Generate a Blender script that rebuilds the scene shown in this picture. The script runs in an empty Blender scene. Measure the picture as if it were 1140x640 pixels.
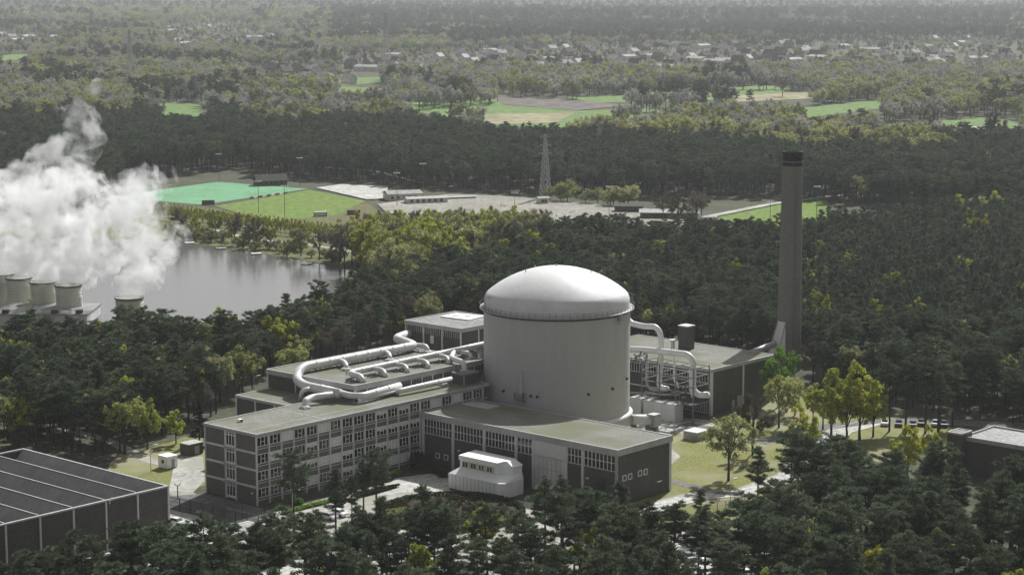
import bpy, bmesh, math, random
from mathutils import Vector, Matrix, noise
R=math.radians; pi=math.pi
scene=bpy.context.scene; C=scene.collection
# ---------------------------------------------------------------- camera model / site frame
F=2268.0; H=108.0; PITCH=math.atan(345/F)
def ray(x,y):
    a=(x-570)/F;b=(320-y)/F
    return (a,math.cos(PITCH)+b*math.sin(PITCH),-math.sin(PITCH)+b*math.cos(PITCH))
def at(x,y,z=0.0):
    d=ray(x,y);t=(z-H)/d[2];return Vector((d[0]*t,d[1]*t,z))
def proj(X,Y,Z=0.0):
    Z-=H; dep=Y*math.cos(PITCH)-Z*math.sin(PITCH); up=Y*math.sin(PITCH)+Z*math.cos(PITCH)
    return 570+F*X/dep,320-F*up/dep,dep
UX=Vector((0.66451,0.74728,0)); VX=Vector((-0.74728,0.66451,0)); O0=Vector((-52.6,409.93,0)); ROT=math.atan2(0.74728,0.66451)
def W(u,v,z=0.0): return O0+UX*u+VX*v+Vector((0,0,z))
def uvof(p): q=Vector((p[0],p[1],0))-O0; return q.dot(UX),q.dot(VX)
def L(x,y,z):            # pixel + height -> site frame
    p=at(x,y,z);u,v=uvof(p);return Vector((u,v,z))
def LU(x,y,u):           # pixel on the vertical plane u = const -> site frame
    d=Vector(ray(x,y)); o=Vector((0,0,H))-O0; t=(u-Vector((o.x,o.y,0)).dot(UX))/d.dot(UX); p=o+d*t
    return Vector((u,Vector((p.x,p.y,0)).dot(VX),p.z))
# ---------------------------------------------------------------- materials
def newmat(name):
    m=bpy.data.materials.new(name); m.use_nodes=True; nt=m.node_tree; nt.nodes.clear(); return m,nt
def N(nt,t,**k):
    n=nt.nodes.new(t)
    for a,b in k.items(): setattr(n,a,b)
    return n
def surf(name,col,rough=0.8,var=0.25,scale=0.6,col2=None,fine=None,spec=0.3,metal=0.0,streak=False,bump=0.0,big=None,famp=1.0):
    m,nt=newmat(name); l=nt.links
    out=N(nt,'ShaderNodeOutputMaterial'); b=N(nt,'ShaderNodeBsdfPrincipled'); l.new(b.outputs[0],out.inputs[0])
    b.inputs['Roughness'].default_value=rough; b.inputs['Specular IOR Level'].default_value=spec; b.inputs['Metallic'].default_value=metal
    tc=N(nt,'ShaderNodeTexCoord'); src=tc.outputs['Object']
    mp=N(nt,'ShaderNodeMapping'); l.new(src,mp.inputs[0])
    if streak: mp.inputs['Scale'].default_value=(1,1,0.12)
    n=N(nt,'ShaderNodeTexNoise'); l.new(mp.outputs[0],n.inputs['Vector']); n.inputs['Scale'].default_value=scale; n.inputs['Detail'].default_value=6; n.inputs['Roughness'].default_value=0.65
    mr=N(nt,'ShaderNodeMapRange'); l.new(n.outputs['Fac'],mr.inputs[0]); mr.inputs[1].default_value=0.3; mr.inputs[2].default_value=0.7
    mx=N(nt,'ShaderNodeMix',data_type='RGBA'); l.new(mr.outputs[0],mx.inputs[0])
    c2=col2 or tuple(c*(1-var) for c in col); c1=col if col2 else tuple(min(1,c*(1+var*0.6)) for c in col)
    mx.inputs[6].default_value=(*c1,1); mx.inputs[7].default_value=(*c2,1); o=mx.outputs[2]
    if fine:
        n2=N(nt,'ShaderNodeTexNoise'); l.new(src,n2.inputs['Vector']); n2.inputs['Scale'].default_value=fine; n2.inputs['Detail'].default_value=3
        m2=N(nt,'ShaderNodeMapRange'); l.new(n2.outputs['Fac'],m2.inputs[0]); m2.inputs[1].default_value=0.3;m2.inputs[2].default_value=0.7;m2.inputs[3].default_value=1-.35*famp; m2.inputs[4].default_value=1+.3*famp
        x2=N(nt,'ShaderNodeMix',data_type='RGBA',blend_type='MULTIPLY'); x2.inputs[0].default_value=1; l.new(o,x2.inputs[6]); l.new(m2.outputs[0],x2.inputs[7]); o=x2.outputs[2]
    if big:
        n3=N(nt,'ShaderNodeTexNoise'); l.new(src,n3.inputs['Vector']); n3.inputs['Scale'].default_value=big[0]; n3.inputs['Detail'].default_value=4
        m3=N(nt,'ShaderNodeMapRange'); l.new(n3.outputs['Fac'],m3.inputs[0]); m3.inputs[1].default_value=0.45;m3.inputs[2].default_value=0.62
        x3=N(nt,'ShaderNodeMix',data_type='RGBA'); l.new(m3.outputs[0],x3.inputs[0]); l.new(o,x3.inputs[6]); x3.inputs[7].default_value=(*big[1],1); o=x3.outputs[2]
    l.new(o,b.inputs['Base Color'])
    if bump:
        bp=N(nt,'ShaderNodeBump'); bp.inputs['Strength'].default_value=bump; bp.inputs['Distance'].default_value=0.1; l.new(n.outputs['Fac'],bp.inputs['Height']); l.new(bp.outputs[0],b.inputs['Normal'])
    return m
def leafmat(name,c1,c2,tr=0.35,lo=0.6,hi=1.35):
    m,nt=newmat(name); l=nt.links
    out=N(nt,'ShaderNodeOutputMaterial'); d=N(nt,'ShaderNodeBsdfDiffuse'); t=N(nt,'ShaderNodeBsdfTranslucent'); mx=N(nt,'ShaderNodeMixShader'); mx.inputs[0].default_value=tr
    oi=N(nt,'ShaderNodeObjectInfo'); ge=N(nt,'ShaderNodeNewGeometry')
    cm=N(nt,'ShaderNodeMix',data_type='RGBA'); l.new(oi.outputs['Random'],cm.inputs[0]); cm.inputs[6].default_value=(*c1,1); cm.inputs[7].default_value=(*c2,1)
    mr=N(nt,'ShaderNodeMapRange'); l.new(ge.outputs['Random Per Island'],mr.inputs[0]); mr.inputs[3].default_value=lo; mr.inputs[4].default_value=hi
    fr=N(nt,'ShaderNodeMath',operation='FRACT'); ml=N(nt,'ShaderNodeMath',operation='MULTIPLY'); l.new(oi.outputs['Random'],ml.inputs[0]); ml.inputs[1].default_value=7.31; l.new(ml.outputs[0],fr.inputs[0])
    m2=N(nt,'ShaderNodeMapRange'); l.new(fr.outputs[0],m2.inputs[0]); m2.inputs[3].default_value=0.72; m2.inputs[4].default_value=1.28
    mm=N(nt,'ShaderNodeMath',operation='MULTIPLY'); l.new(mr.outputs[0],mm.inputs[0]); l.new(m2.outputs[0],mm.inputs[1])
    x=N(nt,'ShaderNodeMix',data_type='RGBA',blend_type='MULTIPLY'); x.inputs[0].default_value=1; l.new(cm.outputs[2],x.inputs[6]); l.new(mm.outputs[0],x.inputs[7])
    l.new(x.outputs[2],d.inputs[0]); l.new(x.outputs[2],t.inputs[0]); l.new(d.outputs[0],mx.inputs[1]); l.new(t.outputs[0],mx.inputs[2]); l.new(mx.outputs[0],out.inputs[0])
    return m
M={}
M['pine']=leafmat('pine_needles',(0.102,0.136,0.084),(0.130,0.155,0.098),0.16,.4,1.6)
M['spruce']=leafmat('spruce_needles',(0.022,0.036,0.024),(0.03,0.042,0.028),0.15)
M['olive']=leafmat('budding_leaves',(0.36,0.385,0.12),(0.33,0.34,0.17),0.45)
M['yellow']=leafmat('yellow_green_leaves',(0.42,0.42,0.055),(0.34,0.39,0.07),0.47)
M['green']=leafmat('fresh_green_leaves',(0.15,0.27,0.04),(0.17,0.27,0.06),0.42)
M['twig']=leafmat('bare_twigs',(0.31,0.31,0.275),(0.37,0.37,0.32),0.38)
M['darktwig']=leafmat('brown_twigs',(0.15,0.135,0.10),(0.19,0.175,0.13),0.2)
M['blossom']=leafmat('white_blossom',(0.6,0.6,0.56),(0.5,0.5,0.45),0.3)
M['bark']=surf('bark',(0.05,0.044,0.038),0.95,0.4,3)
M['ground']=surf('woodland_floor',(0.10,0.108,0.065),1,0.5,0.03,fine=0.6,col2=(0.06,0.06,0.045),spec=0.1)
M['bankgrass']=surf('bank_grass',(0.14,0.15,0.05),1,0.3,0.06,col2=(0.13,0.12,0.07),fine=0.6,spec=0.1)
M['meadow']=surf('meadow_grass',(0.135,0.235,0.065),1,0.3,0.02,col2=(0.135,0.185,0.07),fine=0.15,spec=0.1)
M['dryfield']=surf('dry_field',(0.30,0.27,0.17),1,0.3,0.02,fine=0.1,spec=0.1)
M['plough']=surf('ploughed_soil',(0.15,0.135,0.12),1,0.2,0.02,fine=0.1,spec=0.1)
M['lawn']=surf('rough_lawn',(0.20,0.215,0.06),1,0.3,0.12,col2=(0.19,0.19,0.085),fine=1.5,spec=0.1,big=(0.05,(0.27,0.26,0.16)))
M['brightgrass']=surf('bright_grass',(0.14,0.30,0.05),1,0.3,0.2,fine=1.5,spec=0.1)
M['pitchgrass']=surf('sports_grass',(0.125,0.215,0.045),1,0.25,0.05,col2=(0.165,0.205,0.055),fine=0.3,spec=0.1)
M['hockey']=surf('artificial_turf',(0.155,0.335,0.185),0.95,0.16,0.03,fine=.25,spec=0.1,famp=.4)
M['sand']=surf('sandy_yard',(0.30,0.29,0.25),1,0.2,0.03,fine=0.4,spec=0.1,big=(0.012,(0.22,0.215,0.17)))
M['paving']=surf('pale_paving',(0.47,0.465,0.43),0.95,0.25,0.08,fine=0.8,spec=0.2)
M['asphalt']=surf('worn_asphalt',(0.16,0.158,0.15),0.95,0.3,0.1,fine=1,spec=0.2)
M['concrete_road']=surf('concrete_road',(0.42,0.41,0.37),0.95,0.3,0.08,fine=0.7,spec=0.2,big=(0.09,(0.30,0.29,0.24)))
M['soil']=surf('garden_soil',(0.05,0.046,0.036),1,0.4,0.4,fine=2,spec=0.1)
M['brick']=surf('dark_brick',(0.092,0.086,0.081),0.9,0.18,0.25,fine=4,spec=0.2,streak=True)
M['brick_warm']=surf('office_brick',(0.145,0.135,0.118),0.9,0.18,0.25,fine=4,spec=0.2)
M['concrete']=surf('painted_concrete',(0.60,0.595,0.59),0.85,0.15,0.3,fine=3,spec=0.3,streak=True,famp=.35)
M['fascia']=surf('fascia_concrete',(0.40,0.395,0.39),0.85,0.18,0.3,fine=3,spec=0.3,streak=True,famp=.35)
M['gravel']=surf('roof_gravel',(0.245,0.243,0.215),1,0.25,0.15,fine=2.5,spec=0.1,col2=(0.18,0.18,0.155),big=(0.07,(0.165,0.17,0.115)))
M['felt']=surf('grey_roof_felt',(0.26,0.26,0.25),0.95,0.25,0.1,fine=1,spec=0.2)
M['paleroof']=surf('pale_roof',(0.34,0.34,0.33),0.9,0.15,0.1,fine=1,spec=0.2)
M['white']=surf('white_paint',(0.86,0.86,0.85),0.5,0.08,0.5,spec=0.4)
M['cladding']=surf('white_cladding',(0.88,0.88,0.87),0.6,0.1,0.5,spec=0.3,streak=True)
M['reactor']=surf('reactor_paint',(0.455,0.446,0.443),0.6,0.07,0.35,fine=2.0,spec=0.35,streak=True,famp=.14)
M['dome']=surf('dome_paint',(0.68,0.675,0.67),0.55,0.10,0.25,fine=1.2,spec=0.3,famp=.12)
M['duct']=surf('duct_sheet',(0.66,0.65,0.64),0.42,0.12,0.6,spec=0.5)
M['duct_grey']=surf('grey_pipe',(0.36,0.36,0.35),0.5,0.2,0.6,spec=0.5)
M['steel']=surf('dull_steel',(0.16,0.16,0.155),0.6,0.3,1,spec=0.4)
M['darksteel']=surf('dark_steel',(0.045,0.045,0.045),0.7,0.3,1,spec=0.3)
M['glass']=surf('dark_glass',(0.015,0.017,0.018),0.12,0.3,0.3,spec=0.5)
M['blind']=surf('pale_blind',(0.62,0.62,0.60),0.6,0.2,2,spec=0.4)
M['stack']=surf('stack_concrete',(0.205,0.197,0.182),0.95,0.12,0.3,fine=1.5,spec=0.15,streak=True,famp=.3)
M['stackcap']=surf('stack_cap',(0.035,0.034,0.032),0.9,0.3,0.4,spec=0.2)
M['tower']=surf('tower_boards',(0.52,0.52,0.42),0.85,0.12,0.5,spec=0.3,streak=True)
M['corr']=surf('corrugated_sheet',(0.30,0.295,0.285),0.75,0.2,0.4,spec=0.3,streak=True)
M['brownsheet']=surf('brown_sheet',(0.10,0.085,0.072),0.8,0.2,0.4,spec=0.2)
M['tile']=surf('dark_roof_tile',(0.07,0.066,0.063),0.9,0.3,1,spec=0.2)
M['redtile']=surf('grey_brown_tile',(0.17,0.14,0.13),0.9,0.3,1,spec=0.2)
M['greytile']=surf('pale_grey_tile',(0.45,0.44,0.43),0.9,0.3,1,spec=0.2)
M['render']=surf('house_render',(0.62,0.60,0.57),0.9,0.15,0.5,spec=0.2)
M['housebrick']=surf('house_brick',(0.24,0.20,0.17),0.9,0.2,0.5,spec=0.2)
M['cream']=surf('yellow_trim',(0.55,0.52,0.22),0.7,0.1,1,spec=0.3)
M['rubber']=surf('tyre_rubber',(0.02,0.02,0.02),0.9,0.2,2)
M['hedge']=leafmat('hedge_leaves',(0.035,0.065,0.025),(0.045,0.08,0.03),0.2)
M['shrub']=leafmat('low_shrub_leaves',(0.06,0.058,0.035),(0.09,0.08,0.05),0.2)
M['palecover']=leafmat('pale_cover_leaves',(0.30,0.33,0.12),(0.42,0.42,0.26),0.25)
for n,c in dict(car_white=(0.75,0.75,0.75),car_silver=(0.42,0.42,0.43),car_dark=(0.03,0.03,0.035),car_grey=(0.14,0.14,0.15)).items(): M[n]=surf(n,c,0.25,0.03,1,spec=0.6)
def watermat():
    m,nt=newmat('lake_water'); l=nt.links
    out=N(nt,'ShaderNodeOutputMaterial'); b=N(nt,'ShaderNodeBsdfPrincipled'); l.new(b.outputs[0],out.inputs[0])
    b.inputs['Base Color'].default_value=(0.12,0.12,0.115,1); b.inputs['Roughness'].default_value=0.11; b.inputs['IOR'].default_value=1.33; b.inputs['Specular IOR Level'].default_value=0.5
    tc=N(nt,'ShaderNodeTexCoord'); n=N(nt,'ShaderNodeTexNoise'); l.new(tc.outputs['Object'],n.inputs['Vector']); n.inputs['Scale'].default_value=0.9; n.inputs['Detail'].default_value=4
    bp=N(nt,'ShaderNodeBump'); bp.inputs['Strength'].default_value=0.35; bp.inputs['Distance'].default_value=0.12; l.new(n.outputs['Fac'],bp.inputs['Height']); l.new(bp.outputs[0],b.inputs['Normal'])
    return m
M['water']=watermat()
# ---------------------------------------------------------------- mesh builder
ORIG={}
class MB:
    def __init__(s): s.v=[]; s.f=[]
    def add(s,vs,fs):
        o=len(s.v); s.v.extend([tuple(a) for a in vs]); s.f.extend([tuple(i+o for i in f) for f in fs]); return s
    def box(s,x0,x1,y0,y1,z0,z1):
        x0,x1=min(x0,x1),max(x0,x1);y0,y1=min(y0,y1),max(y0,y1)
        return s.add([(x0,y0,z0),(x1,y0,z0),(x1,y1,z0),(x0,y1,z0),(x0,y0,z1),(x1,y0,z1),(x1,y1,z1),(x0,y1,z1)],
              [(0,3,2,1),(4,5,6,7),(0,1,5,4),(1,2,6,5),(2,3,7,6),(3,0,4,7)])
    def hexa(s,b,t): # bottom 4, top 4 points (counter-clockwise)
        return s.add(list(b)+list(t),[(0,3,2,1),(4,5,6,7),(0,1,5,4),(1,2,6,5),(2,3,7,6),(3,0,4,7)])
    def bar(s,a,b,w,n=4):
        return s.tube([a,b],w,n)
    def tube(s,pts,r,n=10,cap=True):
        pts=[Vector(p) for p in pts]; rs=r if isinstance(r,(list,tuple)) else [r]*len(pts)
        rings=[];prev=None
        for i,p in enumerate(pts):
            d=(pts[min(i+1,len(pts)-1)]-pts[max(i-1,0)]).normalized()
            if prev is None:
                a=Vector((0,0,1)) if abs(d.z)<0.9 else Vector((1,0,0)); x=d.cross(a).normalized()
            else: x=(prev-d*prev.dot(d)).normalized()
            prev=x; y=d.cross(x)
            rings.append([p+(x*math.cos(2*pi*k/n+pi/n)+y*math.sin(2*pi*k/n+pi/n))*rs[i] for k in range(n)])
        vs=[q for rg in rings for q in rg]; fs=[]
        for i in range(len(pts)-1):
            for k in range(n): a=i*n+k;b=i*n+(k+1)%n; fs.append((a,b,b+n,a+n))
        if cap: fs.append(tuple(range(n))[::-1]); fs.append(tuple((len(pts)-1)*n+k for k in range(n)))
        return s.add(vs,fs)
    def lathe(s,prof,n=64,cx=0,cy=0,cap=False):
        vs=[(cx+r*math.cos(2*pi*k/n),cy+r*math.sin(2*pi*k/n),z) for r,z in prof for k in range(n)]; fs=[]
        for i in range(len(prof)-1):
            for k in range(n): a=i*n+k;b=i*n+(k+1)%n; fs.append((a,b,b+n,a+n))
        if cap: fs.append(tuple((len(prof)-1)*n+k for k in range(n)))
        return s.add(vs,fs)
    def build(s,name,mat,parent=None,smooth=False):
        off=ORIG.get(parent.name,(0,0,0)) if parent else (0,0,0)
        me=bpy.data.meshes.new(name); me.from_pydata([(a-off[0],b-off[1],c-off[2]) for a,b,c in s.v],[],s.f); me.update()
        me.materials.append(mat if not isinstance(mat,str) else M[mat])
        if smooth:
            me.shade_smooth()
        o=bpy.data.objects.new(name,me); C.objects.link(o)
        if parent: o.parent=parent; ORIG[o.name]=off
        return o
def round_path(pts,rad,k=5):
    pts=[Vector(p) for p in pts]; out=[pts[0]]
    for i in range(1,len(pts)-1):
        a,b,c=pts[i-1],pts[i],pts[i+1]; r=min(rad,(a-b).length*0.48,(c-b).length*0.48)
        p=b+(a-b).normalized()*r; q=b+(c-b).normalized()*r
        for j in range(k+1):
            t=j/k; out.append(p*(1-t)**2+b*2*t*(1-t)+q*t*t)
    out.append(pts[-1]); return out
def tag(o,label=None,cat=None,group=None,kind=None):
    if label: o['label']=label
    if cat: o['category']=cat
    if group: o['group']=group
    if kind: o['kind']=kind
    return o
def empty(name,loc,rz=0.0,label=None,cat=None,group=None):
    o=bpy.data.objects.new(name,None); C.objects.link(o); o.location=loc; o.rotation_euler=(0,0,rz); o.empty_display_size=0.5
    return tag(o,label,cat,group)
def site(name,u,v,label,cat,group=None,z=0.0):   # a thing in the site frame, based at (u,v)
    o=empty(name,W(u,v,z),ROT,label,cat,group); ORIG[o.name]=(u,v,z); return o
def copyobj(o,parent=None):
    c=o.copy(); C.objects.link(c); c.parent=parent
    for ch in o.children: copyobj(ch,c)
    return c
def triangulated(name,pts,mat,z=None,kind='structure',thick=0):
    bm=bmesh.new(); vs=[bm.verts.new((p[0],p[1],p[2] if z is None else z)) for p in pts]; f=bm.faces.new(vs)
    if f.normal.z<0 or True:
        bm.normal_update()
        if f.normal.z<0: f.normal_flip()
    bmesh.ops.triangulate(bm,faces=bm.faces[:])
    me=bpy.data.meshes.new(name); bm.to_mesh(me); bm.free(); me.materials.append(M[mat])
    o=bpy.data.objects.new(name,me); C.objects.link(o); return tag(o,kind=kind)
def sheet(name,px,mat,z): return triangulated(name,[at(x,y,0) for x,y in px],mat,z)
def strip(name,px,w,mat,z):       # a road of width w along ground pixels
    P=[at(x,y) for x,y in px]; l=[];r=[]
    for i,p in enumerate(P):
        d=(P[min(i+1,len(P)-1)]-P[max(i-1,0)]).normalized(); n=Vector((-d.y,d.x,0)); l.append(p+n*w/2); r.append(p-n*w/2)
    return triangulated(name,l+r[::-1],mat,z)
def inside(x,y,poly):
    c=False;j=len(poly)-1
    for i in range(len(poly)):
        xi,yi=poly[i];xj,yj=poly[j]
        if (yi>y)!=(yj>y) and x<(xj-xi)*(y-yi)/(yj-yi)+xi: c=not c
        j=i
    return c
# ---------------------------------------------------------------- the setting
S=15000
g=MB()
n=30
for i in range(n):
    for j in range(n):
        x0=-S+2*S*i/n; x1=-S+2*S*(i+1)/n; y0=-2000+(S+2000)*j/n; y1=-2000+(S+2000)*(j+1)/n
        g.add([(x0,y0,0),(x1,y0,0),(x1,y1,0),(x0,y1,0)],[(0,1,2,3)])
tag(g.build('ground','ground'),kind='structure')
lake_px=[(-260,262),(0,264),(120,265),(189,268.5),(236,274),(269,278.5),(302,284),(335,289.5),(367,296),(400,303),(424,312),(405,324),(370,340),(300,362),(215,372),(120,376),(0,372),(-260,365)]
sheet('lake',lake_px,'water',0.02)
# hockey pitch (rectangle completed in world space)
pA,pB,pC=at(242,202.6),at(343,210.3),at(225,228); pD=pA+pC-pB
def world_sheet(name,pts,mat,z): return triangulated(name,pts,mat,z)
world_sheet('hockey_pitch',[pA,pB,pC,pD],'hockey',0.03)
fields=[('sports_field',[(345,211.5),(408,224),(372,240),(296,247),(240,229.5)],'pitchgrass'),
 ('green_field',[(800,238),(860,229),(920,221),(925,240),(860,264),(800,264)],'pitchgrass'),
 ('meadow',[(176,114),(228,116),(234,130),(180,129)],'meadow'),
 ('meadow',[(258,123),(300,107),(380,100),(424,104),(430,112),(370,122),(290,128)],'meadow'),
 ('meadow',[(0,62),(30,60),(36,66),(0,68)],'meadow'),
 ('meadow',[(372,88),(424,86),(428,92),(378,96)],'meadow'),
 ('meadow',[(376,96),(520,104),(640,124),(740,120),(742,130),(700,142),(620,143),(540,140),(470,126),(380,112)],'meadow'),
 ('meadow',[(628,108),(690,107),(760,99),(880,95),(880,105),(780,113),(660,115)],'meadow'),
 ('dry_field',[(815,107),(908,102),(910,110),(822,114)],'dryfield'),
 ('meadow',[(885,122),(980,111),(990,120),(900,132)],'meadow'),
 ('meadow',[(970,140),(1110,130),(1140,140),(1140,150),(980,150)],'meadow'),
 ('allotment',[(534,128),(640,126),(620,137),(540,139)],'dryfield'),
 ('ploughed_field',[(545,106),(640,112),(700,118),(640,124),(560,117)],'plough'),
 ('sandy_yard',[(430,238),(420,228),(500,217),(560,219),(640,226),(720,233),(800,250),(775,266),(690,256),(560,246),(500,250)],'sand'),
 ('paved_yard',[(352,210),(380,206),(432,208),(430,222),(408,223)],'paving')]
for k,(nm,px,mt) in enumerate(fields): sheet(nm,px,mt,0.08+0.03*k)
strip('path',[(235,255),(262,262),(300,268),(340,272),(380,278),(420,285)],3.0,'concrete_road',0.05)
strip('road',[(740,252),(800,240),(860,228),(930,219),(1010,212),(1140,206),(1260,200)],5,'concrete_road',0.56)
strip('road',[(200,190),(250,185),(290,182),(420,192),(470,205)],4,'concrete_road',0.58)
strip('path',[(520,262),(590,258),(640,256),(720,262)],2.5,'lawn',0.54)
# around the plant
def kerb(px,off,label=None):
    P=[at(x,y) for x,y in px]; m_=MB(); q=[]
    for i,p in enumerate(P):
        d=(P[min(i+1,len(P)-1)]-P[max(i-1,0)]).normalized(); nn=Vector((-d.y,d.x,0)); q.append((p+nn*(off-.12),p+nn*(off+.12)))
    for (a,b),(c,d) in zip(q[:-1],q[1:]): m_.hexa([a,c,d,b],[x+Vector((0,0,.13)) for x in (a,c,d,b)])
    return tag(m_.build('kerb','concrete'),kind='structure')
ROAD1=[(690,585),(745,560),(780,552),(830,548),(880,530),(905,505),(935,480),(980,468)]
kerb(ROAD1,2.9); kerb(ROAD1,-2.9)
sheet('lawn',[(690,470),(735,462),(790,470),(860,440),(915,438),(935,452),(965,458),(1000,466),(1040,470),(1068,480),(1062,497),(1040,508),(1012,503),(990,516),(968,512),(945,527),(925,520),(905,525),(870,560),(800,600),(700,600),(690,560)],'lawn',0.02)
sheet('lawn',[(122,516),(134,505),(158,503),(176,495),(190,492),(205,486),(226,486),(232,540),(190,545),(130,560),(118,535)],'lawn',0.02)
sheet('yard_paving',[(694,478),(745,462),(790,468),(800,476),(760,484),(742,478),(748,500),(758,508),(748,516),(694,500)],'concrete_road',0.03)
sheet('yard_paving',[(196,508),(226,508),(228,535),(215,548),(240,560),(292,580),(420,590),(430,640),(330,640),(180,640),(180,560),(188,545)],'concrete_road',0.03)
strip('road',[(690,585),(745,560),(780,552),(830,548),(880,530),(905,505),(935,480),(980,468),(1060,470),(1140,474)],5.5,'paving',0.045)
strip('road',[(1140,474),(1060,470),(980,468),(900,478),(850,492),(800,480),(760,472)],5,'asphalt',0.055)
strip('path',[(745,535),(790,546),(830,552)],3.0,'asphalt',0.06)
sheet('asphalt_yard',[(188,552),(228,549),(292,566),(300,580),(240,590),(188,582)],'asphalt',0.045)
sheet('courtyard',[(296,568),(400,545),(470,528),(500,545),(600,560),(700,585),(690,625),(600,650),(450,640),(330,625),(290,600)],'concrete_road',0.02)
sheet('paved_court',[(420,552),(440,532),(480,527),(502,533),(500,547),(455,548)],'paving',0.05)
sheet('car_park',[(745,590),(860,590),(900,700),(740,700)],'paving',0.03)
sheet('car_park',[(180,565),(330,600),(420,690),(150,690)],'paving',0.065)
strip('path',[(-160,472),(0,470),(60,474),(120,490),(165,512),(200,520)],3.2,'concrete_road',0.035)
sheet('bank_grass',[(-200,252),(130,238),(225,230),(240,232),(300,248),(345,240),(408,226),(430,240),(500,250),(520,262),(440,292),(424,311),(400,302),(335,289),(269,278),(189,268),(0,263),(-200,261)],'bankgrass',0.025)
gc=at(503,571); GR=14.5
def disc(name,c,r,mat,z,a0=0,a1=2*pi,n=40):
    pts=[(c.x+r*math.cos(a0+(a1-a0)*k/n),c.y+r*math.sin(a0+(a1-a0)*k/n),0) for k in range(n+ (0 if a1-a0>6.2 else 1))]
    return triangulated(name,pts,mat,z)
disc('garden_bed',gc,GR,'soil',0.07)
# ---------------------------------------------------------------- foliage helpers
def leafquad(mb,p,nrm,ang,a,b):
    z=nrm.normalized(); x=z.orthogonal().normalized(); y=z.cross(x); c,s_=math.cos(ang),math.sin(ang)
    X=(x*c+y*s_)*a; Y=(y*c-x*s_)*b
    mb.add([p-X-Y,p+X-Y,p+X+Y,p-X+Y],[(0,1,2,3)])
def rv(rg): 
    while True:
        v=Vector((rg.uniform(-1,1),rg.uniform(-1,1),rg.uniform(-1,1)))
        if 0.01<v.length<1: return v.normalized()
def mesh_of(mb,name,mat,smooth=False):
    me=bpy.data.meshes.new(name); me.from_pydata(mb.v,[],mb.f); me.update(); me.materials.append(M[mat])
    if smooth: me.shade_smooth()
    return me
def pine_variant(seed,h=14.0,young=False,cone=False,dens=1.0):
    rg=random.Random(seed); T=MB(); Cn=MB()
    lean=Vector((rg.uniform(-.5,.5),rg.uniform(-.5,.5),0))
    def axis(z): t=z/h; return lean*t*t*1.5+Vector((0,0,z))
    T.tube([axis(h*t) for t in (0,.2,.4,.6,.8,.97)],[.24,.20,.17,.13,.08,.03],6)
    z0=h*(0.12 if cone else (0.30 if young else rg.uniform(0.42,0.52)))
    nw=14 if cone else (10 if young else 9)
    for i in range(nw):
        t=i/(nw-1); z=z0+(h*0.97-z0)*t
        if cone: Lr=0.3+2.3*(1-t)
        elif young: Lr=0.5+2.0*(1-t)**.6*(1 if t>.12 else .8)
        else: Lr=(0.6+3.1*math.sin(pi*(0.22+0.72*t))**0.9 if seed%3 else .4+2.9*(1-t)**.6*(.55+.45*min(1,t*3)))*rg.uniform(.6,1.25)
        nb=(5 if cone else 4) if t<0.92 else 3
        a0=rg.uniform(0,6.28)
        for k in range(nb):
            if not cone and rg.random()<0.16: continue
            a=a0+2*pi*k/nb+rg.uniform(-.45,.45); ln=Lr*rg.uniform(.6,1.2)
            st=axis(z+rg.uniform(-.3,.3)); up=(-0.15 if cone else 0.15+0.5*t)
            d=Vector((math.cos(a),math.sin(a),up)).normalized(); en=st+d*ln
            T.tube([st,st+d*ln*.55+Vector((0,0,-.05*ln)),en],[.06,.04,.015],3,False)
            nt=max(2,int((2.3+ln*1.25)*1.3)) if cone else max(1,int(round(.8+ln*1.1)))
            sd=Vector((-math.sin(a),math.cos(a),0))
            for ti in range(nt):
                q=0.3+0.75*(ti+rg.uniform(.1,.9))/nt
                tc=st+d*ln*q+sd*rg.gauss(0,.28 if cone else .22+.2*ln*(1-abs(q-.6)))+Vector((0,0,rg.uniform(-.05,.3)))
                tr=rg.uniform(.32,.62)*.7 if cone else rg.uniform(.38,.8)*(1.0 if not young else .8)
                for _ in range(int((30*dens*(tr/.45)**1.5) if cone else 74*(tr/.65)**1.6)):
                    o_=rv(rg); o_.z=abs(o_.z)*.95-.3; ou=(o_+d*.35).normalized()
                    p=tc+Vector((o_.x*tr*1.15,o_.y*tr*1.15,o_.z*tr*.7))*rg.uniform(.35,1.15)
                    ax=(ou+Vector((0,0,.25))+rv(rg)*.35).normalized(); up=Vector((0,0,1))+rv(rg)*.7; nn=(up-ax*up.dot(ax)).normalized(); sd2=ax.cross(nn)
                    la=rg.uniform(.14,.36); lb=rg.uniform(.035,.085)
                    Cn.add([p-ax*la-sd2*lb,p+ax*la-sd2*lb*.5,p+ax*la+sd2*lb*.5,p-ax*la+sd2*lb],[(0,1,2,3)])
    return mesh_of(T,'pine_trunk_mesh','bark',True),Cn
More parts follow.
